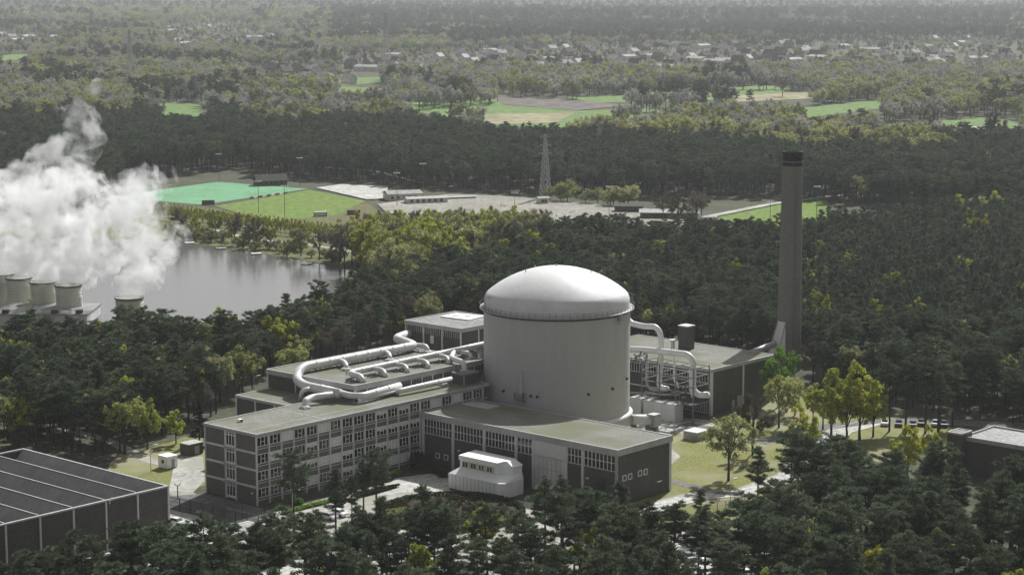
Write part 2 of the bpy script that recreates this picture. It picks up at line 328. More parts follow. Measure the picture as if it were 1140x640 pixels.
def broad_variant(seed,h=12.0,wd=4.6,leafy=1.0,twigs=0.4,size=.15,low=.28,tall=False):
    rg=random.Random(seed); T=MB(); Cn=MB(); Tw=MB()
    fork=h*low; cz=(h+fork*.8)/2; hz=(h-fork*.8)/2
    T.tube([(0,0,0),(rg.uniform(-.1,.1),rg.uniform(-.1,.1),fork*.6),(0,0,fork),(rg.uniform(-.3,.3),rg.uniform(-.3,.3),h*.7)],[.26,.21,.18,.07],7)
    nm=9
    for i in range(nm):
        a=2*pi*i/nm*1.618+rg.uniform(-.3,.3); el=rg.uniform(-.25,1.0) if i else 1.2
        tgt=Vector((math.cos(a)*math.cos(el)*wd*.72,math.sin(a)*math.cos(el)*wd*.72,cz+math.sin(el)*hz*.75))
        st=Vector((0,0,fork*rg.uniform(.85,1.5)))
        mid=(st+tgt)/2+Vector((0,0,.5))+rv(rg)*.3
        T.tube([st,mid,tgt],[.11,.075,.03],4,False)
        for j in range(7):
            q=rg.uniform(.35,1); b=st.lerp(tgt,q) if q>.95 else (mid.lerp(tgt,(q-.5)*2) if q>.5 else st.lerp(mid,q*2))
            dr=(rv(rg)+ (b-Vector((0,0,cz-1.0))).normalized()*.9).normalized(); e=b+dr*rg.uniform(.8,1.9)*(wd/4.6)
            # keep inside the crown outline
            k=Vector(((e.x)/wd,(e.y)/wd,(e.z-cz)/hz)).length
            if k>1: e=Vector((e.x/k,e.y/k,cz+(e.z-cz)/k))
            T.tube([b,e],[.035,.012],3,False)
            cr=rg.uniform(.55,1.0)*(wd/4.6)
            for _ in range(int(48*leafy)):
                p=e+rv(rg)*cr*rg.random()**.45
                s_=size*rg.uniform(.6,1.3)
                leafquad(Cn,p,(p-e).normalized()*.9+rv(rg)*.6+Vector((0,0,.25)),rg.uniform(0,6.28),s_,s_*.6)
            for _ in range(int(22*twigs)):
                p=b.lerp(e,rg.random()); dd=(rv(rg)*.8+dr*.8+Vector((0,0,.2))).normalized()*rg.uniform(.5,1.3)
                nn=dd.cross(rv(rg)).normalized()*.03
                (Tw).add([p-nn,p+nn,p+dd],[(0,1,2)])
    return T,Cn,Tw
PROTO={}   # kind -> list of (trunk mesh, crown mesh, single mesh for massed planting)
def combine(name,parts):
    mb=MB(); mats=[];mi=[]
    for m_,mat in parts:
        mb.add(m_.v,m_.f); mi+= [len(mats)]*len(m_.f); mats.append(mat)
    me=bpy.data.meshes.new(name); me.from_pydata(mb.v,[],mb.f); me.update()
    for a in mats: me.materials.append(M[a])
    me.polygons.foreach_set('material_index',mi); me.update()
    return me
def mbof(me):
    m_=MB(); m_.v=[tuple(v.co) for v in me.vertices]; m_.f=[tuple(p.vertices) for p in me.polygons]; return m_
def reg_pine(kind,mat,**k):
    L_=[]
    for s in range(k.pop('n',5)):
        t,c=pine_variant(hash_(kind)+s,**k); L_.append((t,mesh_of(c,kind+'_crown',mat),combine(kind+'_mass',[(mbof(t),'bark'),(c,mat)])))
    PROTO[kind]=L_
def hash_(s): return sum((i+1)*ord(c) for i,c in enumerate(s))
def reg_broad(kind,mat,n=3,**k):
    L_=[]
    for s in range(n):
        T,Cn,Tw=broad_variant(hash_(kind)+s,**k)
        parts=[(Cn,mat)] if Cn.v else []
        tm='twig' if kind in ('leafless_tree','willow_tree') else 'darktwig'
        if Tw.v: parts.append((Tw,tm))
        L_.append((mesh_of(T,kind+'_trunk','bark',True),combine(kind+'_crown',parts),combine(kind+'_mass',[(T,'bark')]+parts)))
    PROTO[kind]=L_
reg_pine('pine_tree','pine',n=6,h=14.0)
reg_pine('young_pine','pine',n=4,h=11.0,young=True)
reg_pine('spruce_tree','spruce',n=2,h=13.0,cone=True,dens=1.2)
reg_broad('budding_tree','olive',4,h=12,wd=4.9,leafy=1.3,twigs=1.5,size=.17)
reg_broad('birch_tree','yellow',4,h=13,wd=4.0,leafy=1.5,twigs=.7,size=.17,low=.2)
reg_broad('green_tree','green',2,h=11,wd=4.4,leafy=1.3,twigs=.4,size=.17)
reg_broad('bare_tree','twig',3,h=12,wd=4.6,leafy=0,twigs=7,size=.15)
reg_broad('leafless_tree','twig',3,h=12,wd=4.8,leafy=0,twigs=7,size=.15)
reg_broad('blossom_tree','blossom',1,h=8,wd=4.4,leafy=.9,twigs=.5,size=.16)
reg_broad('willow_tree','olive',2,h=9,wd=5.6,leafy=1.2,twigs=.6,size=.18,low=.15)
reg_broad('lakeside_bush','olive',2,h=4,wd=3.2,leafy=.5,twigs=1.6,size=.12,low=.08)
# ---------------------------------------------------------------- planting plan
rnd=random.Random(11)
individual=[]; 
CAT={'pine_tree':'pine tree','young_pine':'pine tree','spruce_tree':'spruce','budding_tree':'tree','birch_tree':'tree','green_tree':'tree','bare_tree':'tree','leafless_tree':'tree','blossom_tree':'tree','willow_tree':'willow','lakeside_bush':'bush'}
def plant(kind,x,y,sc,label,group=None,var=None,rot=None,zs=None):
    if var is None: var=rnd.randrange(len(PROTO[kind]))
    t,c,_=PROTO[kind][var%len(PROTO[kind])]
    e=empty(kind,(x,y,0),rnd.uniform(0,6.28) if rot is None else rot,label,CAT[kind],group); e.scale=(sc,sc,zs or sc)
    for nm,me in (('trunk',t),('crown',c)):
        o=bpy.data.objects.new(nm,me); C.objects.link(o); o.parent=e
    return e
# hand-placed trees: kind, ground px, height m, label
HT={'pine_tree':14,'young_pine':11,'spruce_tree':13,'budding_tree':12,'birch_tree':13,'green_tree':11,'bare_tree':12,'leafless_tree':12,'blossom_tree':8,'willow_tree':9,'lakeside_bush':4}
hand=[
('budding_tree',811,535,15.0,'round crowned yellow green tree alone on the lawn beside the low hall'),
('bare_tree',838,506,14.5,'bare grey brown tree with an open crown, right behind the lone lawn tree'),
('green_tree',868,452,15.0,'dense bright green tree at the corner of the brick pump building'),
('budding_tree',867,476,13.0,'slim yellow green tree standing just in front of the bright green tree'),
('budding_tree',885,462,10.0,'small budding tree on the lawn behind the slim yellow green one'),
('birch_tree',942,492,17.0,'middle yellow birch of the clump at the edge of the right wood'),
('birch_tree',972,486,14.0,'rightmost yellow birch of the clump at the edge of the right wood'),
('birch_tree',916,478,12.0,'lower yellow birch at the lawn side of the clump'),
('pine_tree',990,480,17.0,'tall bare-stemmed pine behind the row of cars'),
('pine_tree',1008,478,18.0,'tall pine second behind the row of cars'),
('pine_tree',1030,482,17.5,'tall pine third behind the row of cars'),
('pine_tree',1046,478,17.0,'tall pine close to the flat brick building'),
('pine_tree',1060,474,16.0,'pine touching the flat brick building corner'),
('birch_tree',925,488,18.5,'tall yellow birch, left of the pair at the edge of the right wood'),
('birch_tree',957,490,19.5,'tall pale yellow birch, right of the pair at the edge of the right wood'),
('birch_tree',905,470,9.0,'small yellow birch beside the lawn path'),
('birch_tree',893,510,13.0,'thin pale birch leaning over the dark pines by the road bend'),
('birch_tree',1010,535,13.5,'yellow birch rising among dark pines in front of the flat brick building'),
('birch_tree',1035,520,10.0,'low yellow birch just left of the flat brick building'),
('birch_tree',972,372,12.0,'yellow birch, left of two in the dense young pines'),
('birch_tree',1021,372,12.0,'yellow birch, right of two in the dense young pines'),
('bare_tree',1075,430,16.0,'broad bare brown tree at the edge of the right pine wood'),
('bare_tree',905,425,12.0,'bare grey tree between the stack and the birches'),
('birch_tree',838,345,10.0,'yellow birch in the pines just left of the tall stack'),
('birch_tree',766,350,9.0,'small yellow birch in the pines behind the brick flue'),
('budding_tree',325,433,13.0,'broad olive budding tree behind the left roofs of the plant'),
('budding_tree',245,448,13.5,'olive yellow tree in the left pine wood, nearest the plant'),
('budding_tree',183,438,12.0,'round olive tree in the left pine wood, below the lone steaming tower'),
('bare_tree',60,445,11.0,'brown bare tree among the pines below the row of steaming towers'),
('green_tree',402,390,6.5,'small vivid green tree poking up behind the long roof duct'),
('bare_tree',374,406,13.5,'large brown bare tree behind the long roof duct'),
('budding_tree',476,375,13.0,'pale olive bare-topped tree behind the upper roof block'),
('budding_tree',524,362,11.0,'yellow olive tree behind the upper roof block, beside the dome'),
('birch_tree',560,322,13.5,'bright yellow green round tree just beyond the dome'),
('budding_tree',120,462,13.0,'olive tree deep in the left pine wood above the dark hall'),
('budding_tree',90,425,12.0,'olive tree in the left wood just below the cooling towers'),
('birch_tree',300,412,12.0,'yellow green tree at the back corner of the duct hall'),
('birch_tree',345,402,11.0,'yellow green tree behind the bend of the longest duct'),
('budding_tree',455,340,13.0,'tall olive tree between the lake corner and the dome'),
('birch_tree',500,345,13.0,'yellow green tree left of the dome over the upper block'),
('budding_tree',730,300,12.0,'olive tree among pines right of the dome top'),
('birch_tree',1000,300,9.0,'small yellow tree high in the young pine wood'),
('bare_tree',1110,415,15.0,'broad bare tree at the far right wood edge'),
('budding_tree',1090,250,14.0,'pale olive tree at the top edge of the right pine wood'),
('birch_tree',164,500,12.5,'narrow yellow tree at the corner of the left pine wood'),
('birch_tree',196,494,9.0,'small yellow tree between the white hut and the office block'),
('green_tree',28,462,7.0,'small green tree in the left wood by the service road'),
('green_tree',157,440,5.0,'tiny vivid green tree among the left pines'),
('spruce_tree',222,492,11.0,'dark cone shaped spruce at the left end of the office block'),
('spruce_tree',690,330,14.0,'dark spruce just right of the dome top'),
('spruce_tree',640,322,14.0,'dark spruce directly beyond the dome, first of the cone trees'),
('spruce_tree',655,318,13.0,'dark spruce directly beyond the dome, second of the cone trees'),
('spruce_tree',610,312,12.0,'pointed dark spruce beyond the left side of the dome'),
('birch_tree',738,322,10.0,'olive birch among the pines right of the dome'),
('birch_tree',715,358,8.0,'yellowish small tree between dome and pump building roof'),
('pine_tree',327,592,16.0,'lone two-stemmed pine in front of the office block'),
('pine_tree',374,598,13.5,'pine standing before the middle of the office block'),
('pine_tree',392,592,11.0,'lower pine beside the middle one at the office block'),
('pine_tree',419,585,15.0,'broad pine in front of the right part of the office block'),
('pine_tree',405,583,13.0,'pine close behind the broad one at the garden edge'),
('birch_tree',537,622,12.0,'small yellowish tree over the round garden'),
('pine_tree',607,622,16.0,'tall thin-stemmed pine beside the round garden, left of the pair'),
('pine_tree',625,628,17.0,'tall thin-stemmed pine beside the round garden, right of the pair'),
('spruce_tree',575,615,6.0,'small open conifer standing on the pale path'),
('pine_tree',671,560,5.5,'low bush pine before the grey hall door'),
('pine_tree',843,580,15.0,'conical pine standing before the road at the lawn edge'),
('pine_tree',880,560,15.0,'pine by the road bend, left of a close group'),
('pine_tree',888,575,16.5,'slim pine by the road bend in a close group'),
('pine_tree',903,580,17.0,'tall bare-stemmed pine in the close group by the road'),
('pine_tree',912,590,16.5,'bare-stemmed pine nearest to the road group\'s right end'),
('pine_tree',930,572,16.0,'pine at the right end of the close group by the road'),
('pine_tree',652,630,15.0,'broad pine in front of the grey hall door'),
('pine_tree',690,628,15.5,'pine in front of the near corner of the low hall'),
('pine_tree',716,640,14.0,'pine right of the one at the hall corner'),
('pine_tree',750,625,11.0,'low pine left of the road under the lawn'),
('pine_tree',780,600,10.0,'low pine at the corner of the lower car park'),
('bare_tree',775,252,16.0,'tall bare tree at the end of the sandy riding yard'),
('bare_tree',755,252,14.0,'bare tree second from the end of the sandy riding yard'),
('bare_tree',738,246,14.0,'slim bare tree by the dark shed at the riding yard'),
('budding_tree',335,285,12.5,'spreading bare-limbed tree on the lake bank near the path'),
('bare_tree',278,276,9.5,'brown tree on the lake bank beyond the open water'),
('birch_tree',219,262,10.0,'yellow green tree on the lake bank beside the steam'),
('birch_tree',240,264,12.0,'tallest olive tree on the lake bank by the turf pitch'),
('birch_tree',258,270,7.5,'slender light tree on the lake bank in front of the poplar row'),
('blossom_tree',217,113,13.0,'white blossoming tree at the edge of the far meadow'),
('bare_tree',1030,165,26,'very tall bare tree by the bright pond, right of the stack'),
('bare_tree',735+170,148,12,'dark standalone tree by the far hedge'),
('bare_tree',871,108,20,'lone bare tree at the far dry field'),
('bare_tree',1005+100,168,26,'tall bare tree at the far right by the bright pond'),
]
handpts=[]
for kind,px,py,h,lab in hand:
    p=at(px,py); plant(kind,p.x,p.y,h/HT[kind],lab); handpts.append((p.x,p.y,2.6 if h<12 else 3.6))
# building footprints kept clear (site frame rectangles with a margin)
foot=[(-110,-28,-12,40),(-3,74,-2,20),(24,82,6,42),(84,108,20,46),(45,70,-60,2),(34,50,-36,-16),(68,110,-26,14),(118,166,-24,30),(188,206,-10,10),(112,160,-150,-88),(-80,-26,-14,40)]
treefree_px=[ # ground pixels without trees
 lake_px,[(0,344),(215,344),(215,374),(0,374)],[(-200,320),(180,330),(215,388),(-200,395)],
 [(745,595),(850,595),(855,632),(742,632)],
 [(690,455),(860,430),(935,455),(960,500),(905,520),(865,560),(700,600)],
 [(150,505),(190,480),(226,478),(232,540),(160,552)],
 [(940,462),(1070,464),(1070,482),(1000,484),(940,490)],
]
P_FG=[(40,690),(230,664),(330,644),(400,632),(520,634),(560,650),(600,644),(700,634),(745,640),(850,640),(858,604),(900,596),(960,572),(1064,578),(1070,600),(1340,610),(1340,765),(-150,765),(-150,730)]
P_L=[(-190,408),(0,408),(100,403),(190,402),(225,398),(262,396),(330,378),(400,345),(450,345),(470,372),(440,388),(300,420),(265,445),(228,474),(200,478),(160,515),(60,500),(-190,505)]
P_L2=[(-1,-1),(-1,-2),(-2,-2)]
P_C=[(425,342),(500,318),(600,284),(700,280),(800,282),(870,276),(930,262),(1000,255),(1140,240),(1340,236),(1340,462),(1070,462),(1000,455),(940,440),(890,425),(840,402),(700,392),(620,385),(520,362),(450,372)]
P_R2=[(1020,482),(1060,480),(1060,486),(1020,488)]
P_R3=[(1070,464),(1340,466),(1340,480),(1140,474),(1070,470)]
P_BAND=[(-190,150),(0,150),(180,140),(270,142),(300,154),(420,150),(560,157),(700,162),(860,170),(900,182),(1140,187),(1340,190),(1340,246),(1140,241),(1000,233),(930,226),(860,220),(700,221),(560,214),(440,208),(400,203),(290,198),(276,186),(205,196),(180,205),(100,232),(-190,232)]
P_LEAF=[(372,292),(420,284),(500,270),(560,268),(620,268),(600,284),(520,314),(430,338),(405,318)]
P_OLBUSH=[(500,219),(600,222),(700,229),(700,236),(600,231),(500,225)]
P_BARE=[(700,232),(800,244),(805,252),(720,246)]
P_WIL=[(640,158),(700,152),(860,158),(960,164),(1060,172),(1060,186),(900,186),(780,176),(660,170)]
P_BUSH=[(186,258),(236,264),(302,273),(367,284),(410,292),(412,305),(367,295),(302,283),(236,273),(189,268)]
P_POP=[(175,236),(235,240),(300,254),(368,262),(368,268),(300,262),(235,248),(175,244)]
fieldpolys=[px for nm,px,mt in fields]+[[(1036,146),(1070,142),(1112,138),(1116,143),(1042,151)],[(150,196),(250,200),(343,208),(343,212),(225,230),(120,222)]]
village=[[(380,62),(520,58),(620,52),(900,50),(900,72),(780,82),(620,76),(400,82)],[(830,45),(1140,46),(1340,46),(1340,74),(850,78)],[(-150,38),(0,36),(70,44),(60,52),(-150,50)],[(270,78),(400,72),(400,96),(280,96)],[(560,8),(1200,10),(1200,13),(560,11)],[(180,30),(260,26),(320,48),(200,54)]]
# houses of the far village -------------------------------------------------
def house_proto(wall,roof,w,d,h,rh):
    def mk(loc,rz,label,group):
        e=empty('house',loc,rz,label,'house',group); e.scale=(1.2,1.2,1.3)
        for nm,me in mk.m:
            o=bpy.data.objects.new(nm,me); C.objects.link(o); o.parent=e
        return e
    b=MB().box(-w/2,w/2,-d/2,d/2,0,h); b.add([(-w/2,-d/2,h),(-w/2,d/2,h),(-w/2,0,h+rh-.1)],[(0,2,1)]); b.add([(w/2,-d/2,h),(w/2,d/2,h),(w/2,0,h+rh-.1)],[(0,1,2)])
    r=MB(); e_=.5
    for s in (-1,1):
        r.hexa([(-w/2-e_,s*(d/2+e_),h-.35),(w/2+e_,s*(d/2+e_),h-.35),(w/2+e_,0,h+rh),(-w/2-e_,0,h+rh)],[(-w/2-e_,s*(d/2+e_),h-.1),(w/2+e_,s*(d/2+e_),h-.1),(w/2+e_,0,h+rh+.25),(-w/2-e_,0,h+rh+.25)])
    r.box(w*.2,w*.2+.8,-.4,.4,h+rh-.8,h+rh+1.1)
    wi=MB()
    for x in (-w*.3,0,w*.3):
        for s in (-1,1): wi.box(x-.6,x+.6,s*(d/2)-.03,s*(d/2)+.03,1.0,2.3)
    mk.m=[('wall',combine('house_wall',[(b,wall),(wi,'glass')])),('roof',mesh_of(r,'house_roof',roof))]
    return mk
hp=[('white rendered house with a dark tiled gable roof in the far village',house_proto('render','tile',11,8,4.5,4)),
    ('white rendered house with a pale grey roof in the far village',house_proto('render','greytile',12,8,4.2,3.4)),
    ('brick house with a grey brown gable roof in the far village',house_proto('housebrick','redtile',10,8.5,4.8,4)),
    ('long low pale building with a light roof in the far village',house_proto('render','paleroof',26,11,4.2,1.6)),
    ('brick house with a dark roof in the far village',house_proto('housebrick','tile',12,9,5,4))]
hpts=[]
for vi,(poly,cnt) in enumerate(zip(village,(112,58,14,18,26,14))):
    xs=[p[0] for p in poly]; ys=[p[1] for p in poly]; k=0; tries=0
    while k<cnt and tries<5000:
        tries+=1; x=rnd.uniform(min(xs),max(xs)); y=rnd.uniform(min(ys),max(ys))
        if not inside(x,y,poly) or x<-60 or x>1200: continue
        p=at(x,y)
        if any((p.x-q[0])**2+(p.y-q[1])**2<19**2 for q in hpts): continue
        i=rnd.choices(range(5),(4,6,2,2 if vi!=4 else 6,1))[0]
        hp[i][1]((p.x,p.y,0),rnd.choice((0,pi/2))+ROT+rnd.uniform(-.3,.3),hp[i][0],'houses of the far village, '+('white' if i in (0,1) else 'pale' if i==3 else 'brick')+' ones'); hpts.append((p.x,p.y)); k+=1
for x,y,i in ((118,100,1),(12,112,1),(82,106,2),(65,82,4),(160,84,4),(250,112,4),(300,82,4),(318,84,2),(358,90,3),(205,52,3),(186,34,1),(190,48,3),(205,30,0),(30,44,3),(60,44,3),(352,56,0),(470,80,3),(410,75,4)):
    p=at(x,y); hp[i][1]((p.x,p.y,0),rnd.uniform(-.5,.5)+ROT,hp[i][0],'houses of the far village, '+('white' if i in (0,1) else 'pale' if i==3 else 'brick')+' ones'); hpts.append((p.x,p.y))
hgrid={}
for q in hpts: hgrid.setdefault((int(q[0]//60),int(q[1]//60)),[]).append(q)
def near_house(x,y,dep):
    lo=int((y-10)//60); 
    for gx in (int(x//60)-1,int(x//60),int(x//60)+1):
        for gy in range(int(y//60)-1,int((y+dep)//60)+1):
            for q in hgrid.get((gx,gy),()):
                if abs(q[0]-x)<11 and -9<q[1]-y<dep: return True
    return False
def blocked(X,Y,px,py,h):
    if Y<760:
        u,v=uvof((X,Y))
        for a,b,c,d in foot:
            if a<u<b and c<v<d: return True
        for x,y,r in handpts:
            if (x-X)**2+(y-Y)**2<r*r: return True
        for x,y,r in handpts:
            pass
    s=(py+25)/H
    for pl in treefree_px:
        if inside(px,py,pl): return True
    if py<275:
        for pi_,pl in enumerate(fieldpolys):
            if pi_ in (3,6,7) and noise.noise(Vector((X*.007+3,Y*.02,5.5)))>.08: continue
            if inside(px,py,pl) or (py<168 and any(inside(px,py-h*s*q_,pl) for q_ in (.35,.65,.95))): return True
    if Y>2000 and near_house(X,Y,150 if h>9 else 80): return True
    return False
def nz(x,y,s,o=0): return noise.noise(Vector((x*s+o,y*s-o,o*.37)))
def classify(px,py,X,Y):
    """kind, chance"""
    if inside(px,py,P_FG):
        return ('pine_tree' if rnd.random()>.03 else 'birch_tree',.62 if 740<px<860 else .82)
    if inside(px,py,P_L) or inside(px,py,P_L2): return (rnd.choices(('pine_tree','budding_tree','bare_tree','birch_tree'),(20,2.2,1.2,2.6))[0],.95)
    if inside(px,py,P_LEAF): return (rnd.choice(('budding_tree','birch_tree','birch_tree','budding_tree','bare_tree')),.8)
    if inside(px,py,P_C):
        if px>888 and py<398: return ('young_pine' if rnd.random()>.012 else 'birch_tree',1)
        if py<385 and px>700: return (rnd.choices(('young_pine','pine_tree','birch_tree'),(7,3,.35))[0],1)
        return (rnd.choices(('pine_tree','budding_tree','spruce_tree','birch_tree'),(7,1.1,.5,1.2) if px<700 else (9,.8,.3,.9))[0],1)
    if inside(px,py,P_R2) or inside(px,py,P_R3): return ('pine_tree',.9)
    if inside(px,py,P_OLBUSH): return ('willow_tree',.8)
    if inside(px,py,P_BARE): return ('bare_tree',.3)
    if inside(px,py,P_BUSH): return (rnd.choices(('lakeside_bush','birch_tree','budding_tree','bare_tree'),(12,.5,.5,.7))[0],.5)
    if inside(px,py,P_POP): return ('poplar',.0)
    if inside(px,py,P_WIL): return (rnd.choice(('willow_tree','willow_tree','willow_tree','budding_tree','bare_tree')),.5)
    if inside(px,py,P_BAND): return (rnd.choices(('pine_tree','bare_tree','budding_tree'),(20,.6,.4))[0],1)
    if inside(px,py,P_WIL): return (rnd.choice(('willow_tree','willow_tree','budding_tree')),.9)
    if py<182:
        a=nz(X,Y,.0035,3); b=nz(X,Y,.009,9)
        if 16<py<50 and px>370:
            return (rnd.choices(('pine_tree','bare_tree','budding_tree'),(14,2,.4) if a<.25 else (3,5,2))[0],1)
        if any(inside(px,py,v) for v in village): return (rnd.choice(('bare_tree','budding_tree','budding_tree','pine_tree')),.5)
        if py<16: return (rnd.choices(('bare_tree','pine_tree','budding_tree'),(6,3,1))[0],.9)
        c_=noise.noise(Vector((X*.0030+7,Y*.0105,1.3))); r_=rnd.random()
        if b>.3: return (rnd.choices(('pine_tree','spruce_tree','bare_tree'),(6,1,2))[0],.95)
        if c_<-.22: return ('willow_tree' if r_<.55 else 'budding_tree' if r_<.85 else 'bare_tree',.9)
        if c_<-.02: return ('bare_tree' if r_<.85 else 'budding_tree',.92)
        if c_<.12: return ('budding_tree' if r_<.6 else 'birch_tree' if r_<.75 else 'bare_tree' if r_<.95 else 'green_tree',.9)
        if c_<.3: return ('bare_tree' if r_<.8 else 'birch_tree' if r_<.88 else 'green_tree' if r_<.91 else 'budding_tree',.9)
        return ('green_tree' if r_<.2 else 'budding_tree' if r_<.7 else 'pine_tree' if r_<.8 else 'bare_tree',.9)
    return (None,0)
mass={}; ind=[]
def scatter(y0,y1,step,sc,jit=.42):
    Y=y0
    while Y<y1:
        hw=.285*Y+45; X=-hw
        while X<hw:
            x=X+rnd.uniform(-jit,jit)*step; y=Y+rnd.uniform(-jit,jit)*step
            px,py,dep=proj(x,y)
            kind,ch=classify(px,py,x,y)
            if kind=='bare_tree' and y>1250: kind='leafless_tree'
            if kind and rnd.random()<ch:
                if not blocked(x,y,px,py,HT[kind]*sc): ind.append((dep,kind,x,y,px,py,sc*rnd.uniform(.76,1.2)*(1.55 if inside(px,py,P_WIL) else 1+.5*max(0,min(1,(py-268)/25)) if inside(px,py,P_LEAF) else .55 if py<95 and any(inside(px,py,v) or inside(px,py-7,v) for v in village) else 1)))
            X+=step
        Y+=step
scatter(318,460,5.8,1.04)
scatter(460,760,5.1,.98)
scatter(760,1000,4.8,1.0)
scatter(1000,1450,6.2,1.08)
scatter(1450,2500,11,1.38)
scatter(2500,4500,16,1.4)
scatter(4500,10500,30,2.2)
ind.sort(key=lambda a:a[0])
def zone_label(kind,px,py,X,Y):
    if kind in('pine_tree','young_pine'):
        if inside(px,py,P_FG): 
            if px<500: z=('dark green pine in the near wood in front of the office block','pines of the near wood before the office block')
            elif px<860: z=('dark green pine in the near wood before the low hall and lower car park','pines of the near wood before the low hall')
            else: z=('dark green pine in the near wood right of the lower car park','pines of the near wood right of the car park')
        elif px<480: z=('dark green pine in the wood between the lake and the office block','pines between the lake and the office block')
        elif px>888: z=('dark green pine in the wood beyond the stack','pines of the wood beyond the stack')
        else: z=('dark green pine in the wood behind the dome and pump building','pines behind the dome')
        return z
    if kind=='lakeside_bush': return ('scrubby bush on the far lake bank','bushes on the far lake bank')
    where='between the lake and the dome' if 370<px<620 and py<345 else 'behind the dome' if py<420 and py>240 else 'in the country beyond the sports grounds'
    nm={'budding_tree':'olive budding tree','birch_tree':'yellow green birch','bare_tree':'bare grey brown tree','leafless_tree':'leafless pale grey tree','willow_tree':'round pale olive willow','green_tree':'fresh green tree','spruce_tree':'dark pointed spruce'}[kind]
    return (nm+' '+where, nm+'s '+where)
cnt={}; LIM={'pine_tree':225,'young_pine':75,'budding_tree':60,'birch_tree':60,'bare_tree':40,'leafless_tree':40,'willow_tree':40,'lakeside_bush':90,'green_tree':10,'spruce_tree':10}
for dep,kind,x,y,px,py,sc in ind:
    h=HT[kind]*sc; top=proj(x,y,h)
    vis=-15<px<1155 and top[1]<636
    if vis and cnt.get(kind,0)<LIM[kind]:
        cnt[kind]=cnt.get(kind,0)+1; lb,gp=zone_label(kind,px,py,x,y); plant(kind,x,y,sc,lb,gp)
    else: mass.setdefault(kind,[]).append((x,y,sc))
def gn_instances(name,kind,pts,label=None):
    me=bpy.data.meshes.new(name); me.from_pydata([(x,y,0) for x,y,s in pts],[],[])
    V=PROTO[kind]
    a=me.attributes.new('vid','INT','POINT'); a.data.foreach_set('value',[rnd.randrange(len(V)) for _ in pts])
    a=me.attributes.new('rot','FLOAT','POINT'); a.data.foreach_set('value',[rnd.uniform(0,6.28) for _ in pts])
    a=me.attributes.new('scl','FLOAT','POINT'); a.data.foreach_set('value',[s for x,y,s in pts])
    o=bpy.data.objects.new(name,me); C.objects.link(o); tag(o,kind='stuff')
    col=bpy.data.collections.new(name+'_kinds')
    for i,v in enumerate(V):
        q=bpy.data.objects.new('%s_form_%s'%(kind,'abcdefgh'[i]),v[2]); col.objects.link(q)
    gt=bpy.data.node_groups.new(name,'GeometryNodeTree'); gt.interface.new_socket('Geometry',in_out='INPUT',socket_type='NodeSocketGeometry'); gt.interface.new_socket('Geometry',in_out='OUTPUT',socket_type='NodeSocketGeometry')
    nn=gt.nodes; l=gt.links; gi=nn.new('NodeGroupInput'); go=nn.new('NodeGroupOutput'); ip=nn.new('GeometryNodeInstanceOnPoints'); ci=nn.new('GeometryNodeCollectionInfo')
    ci.inputs['Collection'].default_value=col; ci.inputs['Separate Children'].default_value=True; ci.inputs['Reset Children'].default_value=True
    def na(nm,dt): q=nn.new('GeometryNodeInputNamedAttribute'); q.data_type=dt; q.inputs['Name'].default_value=nm; return q.outputs['Attribute']
    l.new(gi.outputs[0],ip.inputs['Points']); l.new(ci.outputs[0],ip.inputs['Instance']); ip.inputs['Pick Instance'].default_value=True
    l.new(na('vid','INT'),ip.inputs['Instance Index']); cx=nn.new('ShaderNodeCombineXYZ'); l.new(na('rot','FLOAT'),cx.inputs[2]); l.new(cx.outputs[0],ip.inputs['Rotation']); l.new(na('scl','FLOAT'),ip.inputs['Scale'])
    l.new(ip.outputs[0],go.inputs[0]); md=o.modifiers.new('planting','NODES'); md.node_group=gt
    return o
MN={'pine_tree':'pine_forest','young_pine':'young_pine_forest','budding_tree':'budding_woodland','birch_tree':'birch_woodland','bare_tree':'bare_woodland','leafless_tree':'leafless_woodland','willow_tree':'willow_thicket','lakeside_bush':'lakeside_scrub','green_tree':'green_woodland','spruce_tree':'spruce_woodland'}
ML={'pine_tree':'dark pine forest filling the country behind and around the plant','young_pine':'dense young pine plantation beyond the stack','budding_tree':'olive budding woodland in the far country','birch_tree':'yellow green birch woodland in the far country','bare_tree':'bare grey brown trees scattered in the nearer woods','leafless_tree':'pale grey leafless woodland in the far country','willow_tree':'pale olive willow thicket in the far country','lakeside_bush':'scrub along the lake bank','green_tree':'fresh green woodland in the far country','spruce_tree':'dark spruce woodland in the far country'}
for kind,pts in mass.items():
    o=gn_instances(MN[kind],kind,pts); tag(o,ML[kind],'woodland')
print('trees individual',cnt,'mass',{k:len(v) for k,v in mass.items()})
# poplar saplings in a row behind the path
for k in range(80):
    t=k/79; x=178+t*190; y=240+t*24+(0 if k%2 else 4)
    p=at(x,y); kk=plant('birch_tree',p.x,p.y,.42,'slim young poplar sapling in the row between path and turf pitch','poplar saplings behind the lake path'); kk.scale=(.3,.3,.52); kk.name='poplar_sapling'
# ---------------------------------------------------------------- buildings (site frame: u along the office front, v away to the left)
def flat_roof(root,u0,u1,v0,v1,z,fh=0.5,mat='gravel',edge='fascia',over=0.15,drop=0.12):
    r=MB(); a,b,c,d=u0-over,u1+over,v0-over,v1+over
    r.box(a,b,c,c+.4,z-fh,z+drop); r.box(a,b,d-.4,d,z-fh,z+drop); r.box(a,a+.4,c+.4,d-.4,z-fh,z+drop); r.box(b-.4,b,c+.4,d-.4,z-fh,z+drop)
    o=r.build('roof_edge',edge,root)
    g_=MB().box(a+.4,b-.4,c+.4,d-.4,z-fh+.02,z-.01).build('roof',mat,root)
    return o,g_
